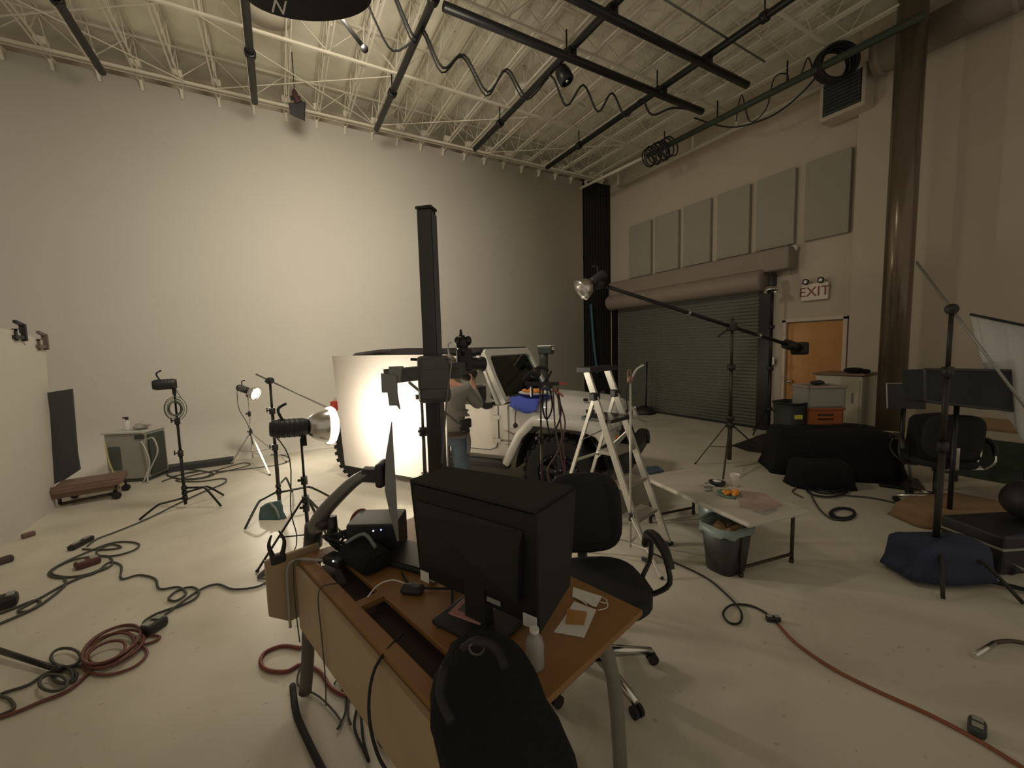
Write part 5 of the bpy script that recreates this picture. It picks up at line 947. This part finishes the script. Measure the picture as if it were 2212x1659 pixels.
# cables under the desk
def htube(label, pts, m=RUBBER, r=.005, name='hanging_cable'):
    return tag(MB().tube([DP(x, y, d) for x, y, d in pts], r, n=6, sub=4).build(name, m), label, 'cable')
fcable('red cable loop on the floor around the far desk leg', [(650, 1400), (610, 1395), (572, 1410), (563, 1432), (580, 1448), (620, 1450), (650, 1436), (690, 1450), (715, 1485), (745, 1502), (760, 1500), (740, 1490)], REDC, .011)
fcable('thick black cable running down to the bottom edge beside the far desk leg', [(632, 1480), (640, 1540), (665, 1600), (700, 1670), (730, 1720)], RUBBER, .016)
fcable('thin black cable zigzagging on the floor under the desk', [(648, 1440), (644, 1480), (690, 1505), (735, 1555), (728, 1575), (745, 1540), (745, 1500), (730, 1470), (722, 1478)], GC, .005)
fcable('black cable with a plug end on the floor under the desk', [(752, 1500), (752, 1545), (758, 1565)], GC, .006)
fcable('black cable loop hanging low under the desk middle', [(772, 1525), (765, 1570), (785, 1620), (797, 1645), (785, 1600), (780, 1550), (776, 1520)], RUBBER, .006)
fcable('short black cable loop under the near part of the desk', [(812, 1560), (818, 1600), (835, 1618), (850, 1605), (848, 1590)], RUBBER, .007)
dtube('thin cable hanging down the outside of the back panel', [(.42, .05, .012), (.40, -.025, .0), (.41, -.03, -.2), (.42, -.03, -.40), (.40, -.03, -.55)], GC, .003)
dtube('thin cable hanging at the far end of the back panel', [(.08, -.0, .01), (.06, -.03, .0), (.05, -.035, -.2), (.06, -.03, -.42)], GC, .003)
fcable('thin cables on the floor between the reflector lamp stand and the desk', [(600, 1215), (575, 1240), (560, 1248), (600, 1250), (622, 1225), (640, 1205), (620, 1200), (600, 1215), (588, 1240), (610, 1230)], GC, .006)
# ------------------------------------------------------------------ office chair
CM = F((1.42, 1.64, 0), (-.45, -.9)); ch = thing('office_chair', 'black fabric office chair with a chrome five-star base at the desk', 'chair', CM.translation)
def cush(c, sx, sy, th, M, n=26, p=3.2, bow=0):
    secs = []
    for q, s_ in ((-.5, .86), (-.42, .95), (-.2, 1), (.2, 1), (.42, .95), (.5, .84)):
        secs.append([c + M @ Vector((sx * s_ * math.copysign(abs(math.cos(a)) ** (2 / p), math.cos(a)), sy * s_ * math.copysign(abs(math.sin(a)) ** (2 / p), math.sin(a)), th * q + bow * (sy * math.sin(a)) ** 2)) for a in [2 * math.pi * j / n for j in range(n)]])
    return secs
b = MB(CM); b.loft(cush(Vector((.03, 0, .50)), .27, .27, .085, Matrix.Identity(3), p=2.9)); b.build('seat', SEATM, ch)
b = MB(CM); BK = Matrix.Rotation(R3(80), 3, 'Y'); b.loft(cush(Vector((-.27, 0, .795)), .235, .225, .07, BK, p=3.6, bow=.6)); b.build('backrest', SEATM, ch)
b = MB(CM); b.bar((-.18, 0, .44), (-.31, 0, .50), .06, .02).bar((-.31, 0, .48), (-.31, 0, .70), .06, .02); b.build('back_bracket', CHROME, ch)
for s in (-1, 1):
    b = MB(CM); b.tube([(-.10, s * .30, .46), (-.13, s * .36, .56), (-.08, s * .345, .70)], .014).tube([(.06, s * .30, .46), (.13, s * .36, .56), (.10, s * .345, .69)], .014).bar((-.02, s * .2, .45), (-.02, s * .31, .46), .16, .02); a_ = b.build('arm_support', CHROME if s < 0 else BLACKP, ch)
    b = MB(CM); b.tube([(-.17, s * .345, .62), (-.13, s * .345, .70), (-.03, s * .345, .735), (.10, s * .345, .72), (.17, s * .345, .66)], lambda q: .030 - .008 * abs(2 * q - 1), n=10); b.build('arm_pad', BLACKP, a_)
b = MB(CM); b.cyl((0, 0, .10), (0, 0, .45), .028).cyl((0, 0, .10), (0, 0, .28), .036); b.build('gas_lift', BLACKP, ch)
b = MB(CM); b.box((-.02, 0, .445), (.22, .18, .04), bev=.01); b.build('seat_plate', BLACKP, ch)
ps = [Vector((x - 1.42, y - 1.64, 0)) for x, y in ((1.72, 1.55), (1.39, 1.3), (1.11, 1.57))]
a0 = math.atan2(ps[1].y, ps[1].x)
for k in range(5):
    a = a0 + k * 2 * math.pi / 5; d = Vector((math.cos(a), math.sin(a), 0)); c0 = Vector((1.42, 1.64, 0))
    L = MB().loft([[c0 + d * r + Vector((-d.y, d.x, 0)) * w * i + Vector((0, 0, z + h * j)) for i, j in ((-1, 0), (1, 0), (.7, 1), (-.7, 1))] for r, w, z, h in ((.03, .03, .085, .05), (.18, .022, .075, .035), (.33, .016, .060, .025))]).build('base_leg', CHROME, ch)
    e = c0 + d * .33; sdv = Vector((-d.y, d.x, 0)); cs = MB()
    for i in (-1, 1): cs.cyl(e + sdv * (.008 * i) + Vector((0, 0, .029)), e + sdv * (.026 * i) + Vector((0, 0, .029)), .029, n=16)
    cs.build('caster', RUBBER, L)
# ------------------------------------------------------------------ folding table with food
TZ = .47; ta, tb, tc_, td = G(1400, 1033, TZ), G(1627, 1134, TZ), G(1742, 1099, TZ), G(1474, 1004, TZ)
tcx = (ta + tb + tc_ + td) / 4; tx = ((tb - ta) + (tc_ - td)).normalized(); ty = Vector((-tx.y, tx.x, 0)); tl = ((tb - ta).length + (tc_ - td).length) / 2; tw = ((td - ta).length + (tc_ - tb).length) / 2
TM = Matrix((tx, ty, Vector((0, 0, 1)))).transposed().to_4x4(); TM.translation = (tcx.x, tcx.y, 0)
tbl = thing('folding_table', 'pale grey plastic folding table with food on it, right of the ladder', 'table', (tcx.x, tcx.y, 0))
b = MB(TM); b.box((0, 0, TZ - .02), (tl, tw, .04), bev=.018); b.build('tabletop', TABLEM, tbl)
for sx in (-1, 1):
    x = sx * (tl / 2 - .10)
    for sy in (-1, 1): b = MB(TM); b.cyl((x, sy * (tw / 2 - .05), 0), (x, sy * (tw / 2 - .05), TZ - .04), .014); b.cyl((x, sy * (tw / 2 - .05), 0), (x, sy * (tw / 2 - .05), .03), .018); b.build('leg', mat('brown_black_tube', (.05, .04, .025), .5, .3), tbl)
    b = MB(TM); b.cyl((x, -tw / 2 + .05, .07), (x, tw / 2 - .05, .07), .012); b.build('leg_crossbar', mat('brown_black_tube', (.05, .04, .025), .5, .3), tbl)
tg = lambda x, y: G(x, y, TZ)
t = thing('paper_cup', 'white foam cup standing on the folding table', 'cup', tg(1587, 1048)); p = tg(1587, 1050); MB().lathe([(0, 0), (.030, 0), (.042, .11), (.045, .115), (.040, .112), (.028, .01), (0, .008)], p, (0, 0, 1), 24).build('cup_body', mat('white_foam', (.88, .80, .74), .8), t)
t = thing('snack_dish', 'shallow dish of orange snacks in front of the foam cup', 'dish', tg(1575, 1068)); p = tg(1575, 1070); MB().lathe([(0, 0), (.075, 0), (.10, .02), (.098, .023), (.07, .006), (0, .006)], p, (0, 0, 1), 24).build('dish', mat('teal_clear_dish', (.20, .33, .28), .3), t)
b = MB()
for k in range(16): a, r = random.uniform(0, 6.28), .07 * math.sqrt(random.random()); b.ell(p + Vector((r * math.cos(a), r * math.sin(a), .022 + random.uniform(0, .015))), (.024, .018, .012), n=8, m=5)
b.build('snacks', SNACK, t)['kind'] = 'stuff'
t = thing('food_tub', 'round tub with a black rim and a white lid on the folding table', 'tub', tg(1548, 1045)); p = tg(1549, 1047); MB().lathe([(0, 0), (.06, 0), (.075, .03), (.06, .03), (0, .03)], p, (0, 0, 1), 22).build('tub', BLACKP, t); MB().lathe([(0, .032), (.035, .032), (.038, .04), (0, .045)], p, (0, 0, 1), 18).build('lid', WHITEP, t)
t = thing('crumpled_wrap', 'crumpled foil wrap at the left of the food on the folding table', 'wrapper', tg(1527, 1052)); MB().ell(tg(1527, 1052) + Vector((0, 0, .02)), (.05, .035, .02), n=9, m=6).ell(tg(1530, 1060) + Vector((0, 0, .015)), (.045, .03, .015), n=7, m=5).build('wrap', mat('crinkled_foil', (.45, .42, .40), .35, .5, bump=.8, bscale=60), t)
tag(MB().cyl(tg(1515, 1050) + Vector((0, 0, .03)), tg(1543, 1058) + Vector((0, 0, .035)), .004).build('white_stick', WHITEP), 'thin bright white plastic knife lying across the foil wrap', 'knife')
tag(MB().prism([tg(*q) + Vector((0, 0, .001)) for q in ((1600, 1062), (1650, 1068), (1690, 1092), (1650, 1106), (1598, 1096), (1590, 1078))], (0, 0, 0), (0, 0, .012)).build('red_packet', mat('dull_red_print', (.44, .33, .29), .5, var=.35, vscale=12)), 'flat red and pink printed packet on the near end of the folding table', 'packet')
tag(MB().prism([tg(*q) + Vector((0, 0, .0)) for q in ((1624, 1106), (1668, 1096), (1682, 1102), (1650, 1114))], (0, 0, 0), (0, 0, .004)).build('clear_wrapper', CLEARP), 'clear wrapper beside the red packet on the folding table', 'wrapper')
tag(MB().prism([tg(*q) + Vector((0, 0, .001)) for q in ((1395, 1012), (1420, 1010), (1434, 1020), (1402, 1026))], (0, 0, 0), (0, 0, .02)).build('folded_blue_cloth', mat('slate_blue_cloth', (.06, .085, .13), .9, bump=.5)), 'folded slate-blue cloth on the far left corner of the folding table', 'cloth')
# waste bins under the table
def bin_(label, p, r0, r1, h, m, liner=None, name='waste_bin', fill=None):
    t = thing(name, label, 'bin', p); q = lambda r, z: [p + Vector((r * 1.0 * math.copysign(abs(math.cos(a)) ** .6, math.cos(a)), r * .8 * math.copysign(abs(math.sin(a)) ** .6, math.sin(a)), z)) for a in [2 * math.pi * j / 24 for j in range(24)]]
    MB().loft([q(r0, 0), q(r1, h)], cap=False).add(q(r0, .005), [tuple(range(24))]).build('bin_body', m, t, mods=[('SOLIDIFY', {'thickness': .005})])
    MB().loft([q(r1, h - .03), q(r1 * 1.07, h - .02), q(r1 * 1.07, h)], cap=False).build('rim', m, t)
    if liner:
        s2 = [[v_ + Vector((0, 0, .012 * math.sin(k * 1.9))) for k, v_ in enumerate(q(r1 * 1.09, h - .06))], [v_ + Vector((0, 0, .006 * math.sin(k * 2.3))) for k, v_ in enumerate(q(r1 * 1.085, h + .012))], q(r1 * .97, h), q(r1 * .8, h - .12)]; MB().loft(s2, cap=False).build('liner', liner, t)
    if fill: MB().loft([q(r1 * .9, h - .10), [v_ + Vector((0, 0, .02 * math.sin(k * 1.3))) for k, v_ in enumerate(q(r1 * .5, h - .03))], q(.01, h - .05)], cap=False).build('rubbish', fill, t)
    return t
bp = G(1568, 1225); bin_('dark waste bin with a pale liner under the near end of the folding table', bp, .142, .185, .38, mat('dark_bin_plastic', (.045, .047, .045), .5), mat('grey_teal_liner', (.22, .27, .25), .4), fill=TANC)
bin_('greenish clear bin behind the dark waste bin under the folding table', G(1545, 1150), .13, .16, .34, mat('green_clear_plastic', (.20, .27, .23), .3), name='recycling_bin')
# ================================================================== right side clutter
bin_('tall black waste bin with a yellow mark beside the shutter corner', G(1706, 1004), .20, .235, .93, mat('bin_black', (.02, .022, .024), .6))
yb = G(1706, 1004); t = bpy.data.objects['waste_bin.001']; t2 = MB().box(yb + Vector((-.16, -.165, .74)), (.10, .01, .06), rz=-.75); t2.build('yellow_label', YELLOW, t)
# dark covered cases
def lump(name, label, cat, c, sx, sy, h, rz, m, seed, top=.75):
    rd = random.Random(seed); ph = [rd.uniform(0, 6) for _ in range(6)]; secs = []; R_ = Matrix.Rotation(rz, 3, 'Z')
    for k, (s_, z) in enumerate(((1.12, 0), (1.04, .25), (1.0, .6), (.97, .9), (.85, 1.0), (.4, 1.02), (.02, 1.02))):
        secs.append([Vector(c) + R_ @ Vector((sx * s_ * math.copysign(abs(math.cos(a)) ** .55, math.cos(a)) * (1 + .05 * math.sin(5 * a + ph[0])), sy * s_ * math.copysign(abs(math.sin(a)) ** .55, math.sin(a)) * (1 + .05 * math.sin(6 * a + ph[1])), h * z * (1 + .03 * math.sin(3 * a + ph[2])))) for a in [2 * math.pi * j / 36 for j in range(36)]])
    o = MB().loft(secs).build(name, m); return tag(o, label, cat)
lump('covered_cases', 'low heap of cases under black cloth between the bins and the column', 'cases', (6.45, 2.62, 0), .72, .40, .60, -.9, CLOTH, 1)
lump('black_duffel', 'black duffel bag on the floor in front of the covered cases', 'bag', (5.72, 2.42, 0), .32, .20, .30, -.7, CLOTH, 2)
cr = Vector((6.62, 2.86, .615)); rz_ = -.62
def crate(name, label, cat, c, size, rz, m, slots, rimm=None):
    t = thing(name, label, cat, c); M = Matrix.Translation(c) @ Matrix.Rotation(rz, 4, 'Z'); sx, sy, sz = size
    b = MB(M); b.box((0, 0, .01), (sx, sy, .02))
    for s in (-1, 1): b.box((s * (sx / 2 - .01), 0, sz / 2), (.02, sy, sz), bev=.004).box((0, s * (sy / 2 - .01), sz / 2), (sx, .02, sz), bev=.004)
    b.build('walls', m, t); b = MB(M)
    for s in (-1, 1): b.box((s * sx / 2, 0, sz - .015), (.03, sy + .03, .03), bev=.006).box((0, s * sy / 2, sz - .015), (sx + .03, .03, .03), bev=.006)
    b.build('rim', rimm or m, t)
    if slots:
        b = MB(M)
        for z in (.35, .6): b.box((0, -sy / 2 - .002, sz * z), (sx * .45, .008, sz * .10), bev=.003).box((-sx / 2 - .002, 0, sz * z), (.008, sy * .45, sz * .10), bev=.003)
        b.build('slot_marks', mat('slot_dark', (.08, .02, .01), .7), t)
    return t
crate('orange_crate', 'orange plastic crate on the dark covered cases', 'crate', cr, (.46, .36, .24), rz_, mat('orange_crate_plastic', (.42, .13, .035), .5), True)
t = crate('clear_tote', 'cloudy clear tote box stacked on the orange crate', 'box', cr + Vector((0, 0, .245)), (.48, .38, .30), rz_, CLEARP, False, mat('pinkish_rim', (.45, .33, .30), .5))
MB().ell(cr + Vector((.03, -.02, .40)), (.14, .11, .13)).ell(cr + Vector((-.10, .04, .36)), (.09, .08, .09)).build('contents', mat('mixed_contents', (.40, .38, .34), .7, var=.5, vscale=14), t)
tag(MB().ell(cr + Vector((-.03, 0, .575)), (.11, .08, .035)).ell(cr + Vector((.14, .05, .57)), (.05, .05, .03)).build('baseball_hat', BLACKP), 'dark cap lying on top of the clear tote', 'cap')
t = thing('white_cabinet', 'pale low cabinet against the right wall beside the wooden door', 'cabinet', (8.0, 2.9, 0)); MB().box((7.85, 3.0, .62), (.6, .62, 1.22), bev=.015).build('body', mat('pale_cream_laminate', (.55, .50, .40), .5), t); MB().box((7.545, 3.0, .62), (.02, .56, 1.1), bev=.006).build('door', mat('pale_cream_laminate', (.55, .50, .40), .5), t); MB().box((7.525, 2.80, .9), (.02, .02, .16), bev=.005).build('handle', STEEL, t); MB().box((7.85, 3.0, 1.25), (.66, .68, .03), bev=.006).build('top', mat('brown_edge', (.22, .14, .09), .6), t)
tag(MB().ell((7.7, 2.85, 1.31), (.10, .14, .045)).ell((7.72, 2.72, 1.30), (.06, .06, .035)).build('dark_cloth_item', CLOTH), 'dark crumpled cloth on top of the pale low cabinet', 'cloth')
# small pale side table
p = G(1930, 1035); ps_ = p.copy(); t = thing('side_table', 'small pale side table under the dark television', 'table', p); MB().cyl(p + Vector((0, 0, .56)), p + Vector((0, 0, .585)), .19, n=24).build('table_top', mat('pale_cream_laminate', (.55, .50, .40), .5), t)
for k in range(3): a = k * 2.094 + .5; MB().cyl(p + Vector((.10 * math.cos(a), .10 * math.sin(a), .56)), p + Vector((.17 * math.cos(a), .17 * math.sin(a), 0)), .014).build('leg', GREYB, t)
# dark television on stand
def slab(name, label, cat, px, d, th, m, parts=None):
    q = [DP(x, y, d) for x, y in px]; n_ = (q[1] - q[0]).cross(q[3] - q[0]).normalized(); n_ = n_ if n_.dot(q[0] - EYE) > 0 else -n_
    c = sum(q, Vector()) / 4; t = thing(name, label, cat, (c.x, c.y, 0)); MB().prism(q, (0, 0, 0), n_ * th).build('panel', m, t); return t, q, n_
t, q, n_ = slab('television', 'dark flat screen with a pale left edge on a stand beside the column', 'screen', [(1915, 828), (2000, 828), (2000, 884), (1917, 882)], 4.9, .05, BLACKP)
MB().bar(q[0], q[3], .012).bar(q[0], q[1], .010).build('bezel', mat('pale_bezel', (.42, .36, .32), .5), t); c = (q[2] + q[3]) / 2 + n_ * .04; MB().cyl((c.x, c.y, c.z + .02), (c.x, c.y, .04), .025).build('stand_pole', BLACK, t); MB().box((c.x, c.y, .02), (.5, .4, .04), rz=.4, bev=.01).build('stand_base', BLACK, t)
t, q, n_ = slab('strip_softbox', 'long black box-shaped light bank on the boom stand at right', 'softbox', [(1998, 797), (2182, 800), (2186, 888), (1999, 866)], 3.75, .22, mat('rough_black_nylon', (.02, .022, .022), .85, var=.5, vscale=5))
MB().bar(q[0], q[1], .02).bar(q[1], q[2], .02).bar(q[2], q[3], .02).bar(q[3], q[0], .02).build('edge_piping', BLACKP, t)
c = (q[2] + q[3]) / 2; MB().cyl((c.x, c.y, c.z) + n_ * .1 if False else Vector((c.x, c.y, c.z)) + n_ * .1, Vector((c.x, c.y, .0)) + n_ * .1, .02).build('support_post', BLACK, t); MB().box(Vector((c.x, c.y, .015)) + n_ * .1, (.45, .35, .03), bev=.01).build('support_foot', BLACK, t)
# second office chair with jacket
def copy_tree(o, parent=None):
    c = o.copy(); COL.objects.link(c); c.parent = parent
    for k in list(o.children): copy_tree(k, c)
    return c
c2 = copy_tree(ch); p = G(2022, 1092); c2.location = (p.x, p.y, 0); c2.rotation_euler.z = R3(150); c2['label'] = 'dark office chair in the shadows at right behind the navy sandbag'; c2['_o'] = [p.x, p.y, 0]
lump('black_jacket_heap', 'black jackets piled on the dark office chair under the long black light bank', 'clothes', (p.x, p.y, .545), .23, .21, .42, -.5, CLOTH, 5)
# grip stand with arm, sandbag and sheet
R0 = G(2017, 1236); zR = ZA(R0, 2050, 668); ra, rb = UP(R0, 2000, 605), None
tp = Vector((R0.x, R0.y, zR)); dR = (DP(2192, 862, 3.9) - DP(2000, 605, 4.3)).normalized()
rs0, rs1 = tp - dR * .42, tp + dR * 1.45
cstand('dark turtle-base stand with a long slanting arm at the right', R0, zR, [200, 262, 330], r=.022, col=mat('dark_olive_tube', (.035, .03, .025), .5, .4), legr=.45, lh=(.26, .20, .23), arm=(rs0, rs1))
lump('navy_sandbag', 'navy sandbag slung over the base of the slanting-arm stand at right', 'sandbag', (R0.x - .04, R0.y - .03, .04), .29, .17, .24, -.55, NAVY, 8)
t = thing('diffusion_sheet', 'large pale diffusion sheet at the right edge of the room', 'sheet', (4.6, .9, 0)); b = MB(); N1 = 10
g0 = [DP(2095 + 150 * k / N1, 679 + 30 * k / N1, 3.9 - .25 * k / N1) for k in range(N1 + 1)]; g1 = [DP(2150 + 95 * k / N1, 862 + 140 * k / N1, 3.85 - .25 * k / N1) + Vector((.02 * math.sin(k * 1.7), 0, 0)) for k in range(N1 + 1)]
b.loft([g0, [a.lerp(c, .5) + Vector((.03, .02, 0)) for a, c in zip(g0, g1)], g1], cap=False, closed=False); b.build('sheet', SHEET2, t, mods=[('SOLIDIFY', {'thickness': .004})])
MB().cyl(g0[0], g0[-1], .012).build('top_bar', BLACK, t); e = g0[-1]; MB().cyl(e, (e.x, e.y, 0), .018).build('support_pole', BLACK, t)
# workbench, boxes and cases at the far right
t = thing('workbench', 'tan-topped workbench with dark green cloth in the shadow at the right wall', 'bench', (6.9, .9, 0)); MB().box((6.9, .75, .80), (.7, 1.9, .05), bev=.01).build('bench_top', TANC, t); MB().box((6.6, .75, .45), (.03, 1.8, .45)).build('green_cloth_front', DIMGR, t)
for sy in (-.1, 1.6):
    for sx in (6.6, 7.2): MB().box((sx, sy, .39), (.06, .06, .78)).build('leg', BLACK, t)
lump('brown_sacking', 'brown crumpled packing paper on the floor under the shadowed workbench', 'paper', (5.75, 1.30, 0), .52, .22, .14, -.3, TANC, 12)
t = thing('black_case', 'black equipment case on the floor at the right edge', 'case', (5.0, .75, 0)); cM = Matrix.Translation((4.95, .80, 0)) @ Matrix.Rotation(-.45, 4, 'Z'); b = MB(cM); b.box((.1, 0, .15), (.8, .42, .30), bev=.02); b.build('shell', BLACKP, t); b = MB(cM); b.box((.1, 0, .20), (.82, .44, .015)); b.build('lid_seam', GREYB, t); b = MB(cM); b.box((-.05, -.22, .20), (.06, .02, .06)).box((.25, -.22, .20), (.06, .02, .06)); b.build('latch', STEEL, t)
t = thing('round_black_unit', 'round black unit with small blue and white lights at the right edge', 'machine', (5.0, .75, .305)); b = MB(cM); b.ell((.22, .0, .47), (.19, .17, .165)); b.build('shell', BLACKP, t); b = MB(cM); b.ell((.12, -.145, .52), (.02, .01, .012), n=8, m=5); b.build('blue_light', LEDB, t); b = MB(cM); b.ell((.06, -.11, .42), (.006, .006, .006), n=8, m=5); b.build('white_light', LEDW, t)
tag(MB().tube([G(2105, 1416, .02), G(2148, 1390, .03)], .014, smooth=False).build('chrome_rod', CHROME), 'bright chrome rod end lying on the floor near the right edge', 'rod')
tag(MB().tube([G(2150, 1388, .03), G(2185, 1385, .03), G(2240, 1395, .02)], .012).build('brown_hose', mat('dark_brown_metal', (.10, .07, .06), .4, .5)), 'dark brown hose running from the chrome rod to the right edge', 'hose')
t = thing('wheeled_leg', 'chrome stand leg with small casters on the floor right of the navy sandbag', 'stand leg', G(2120, 1225)); MB().tube([G(2085, 1205, .08), G(2130, 1195, .10), G(2185, 1218, .08), G(2230, 1240, .06)], .012).build('leg_tube', CHROME, t)
for q in ((2082, 1212), (2182, 1232)): p = G(*q, .03); MB().cyl(p - Vector((.015, 0, 0)), p + Vector((.015, 0, 0)), .03).build('caster', RUBBER, t)
tag(MB().bar(G(2075, 1240, .03), G(2240, 1280, .03), .03, .02).build('black_rail', BLACK), 'black bar lying on the floor right of the navy sandbag', 'bar')
b = MB()
for k, (cx, cy, rx, ry) in enumerate([(1790, 1052, 40, 14), (1788, 1056, 46, 17), (1795, 1050, 34, 11), (1820, 1110, 27, 13), (1822, 1108, 24, 11)]): b.tube([G(cx + rx * math.cos(u), cy + ry * math.sin(u), .014 + .008 * (k % 3)) for u in [2 * math.pi * j / 14 for j in range(14)]], .012, n=6, sub=2, closed=True)
tag(b.build('cable_coil', mat('dark_blue_black_cord', (.018, .018, .025), .6)), 'dark coils of cable on the floor in front of the black duffel bag', 'cable coil')
fcable('dark cable wandering from the coils toward the folding table', [(1745, 1046), (1755, 1075), (1775, 1105), (1800, 1122), (1815, 1120)], GC, .009)
fcable('dark cable running right from the coils to the shadowed chair', [(1760, 1035), (1800, 1065), (1880, 1075), (1950, 1090), (1995, 1105)], GC, .009)
fcable('brown cable on the floor between the boom stand and the cable coils', [(1668, 985), (1690, 1005), (1700, 1025), (1720, 1050), (1712, 1062), (1735, 1075)], mat('brown_cord', (.12, .08, .04), .6), .008)
tag(MB().prism([G(x, y, .001) for x, y in ((1581, 963), (1650, 938), (1712, 952), (1700, 985), (1615, 975))], (0, 0, 0), (0, 0, .012)).build('floor_mat', mat('dark_purple_mat', (.03, .025, .032), .9)), 'dark floor mat beside the tall black waste bin', 'mat')
tag(MB().prism([G(x, y, .001) for x, y in ((1622, 940), (1662, 929), (1668, 933), (1628, 945))], (0, 0, 0), (0, 0, .015)).build('pale_strip', GREYL), 'pale strip lying on the floor at the shutter corner', 'strip')
p = PX(1392, 898, 8.15); p.z = 0
t = thing('weighted_marker', 'black weighted base with a thin upright pole at the left foot of the shutter', 'pole', p); MB().lathe([(.0, 0), (.28, 0), (.26, .08), (.16, .17), (.0, .22)], p, (0, 0, 1), 20).build('base', BLACKP, t); MB().cyl(p + Vector((.0, -.05, .1)), p + Vector((.0, -.08, 1.35)), .02).build('pole', BLACK, t)
tag(MB().tube([G(1381, 906, .02), G(1375, 893, .2), G(1371, 880, .42)], .022, smooth=False).build('white_tube', WHITEP), 'short white tube leaning by the black weighted base near the shutter', 'tube')
for o in bpy.data.objects:
    if '_o' in o: del o['_o']
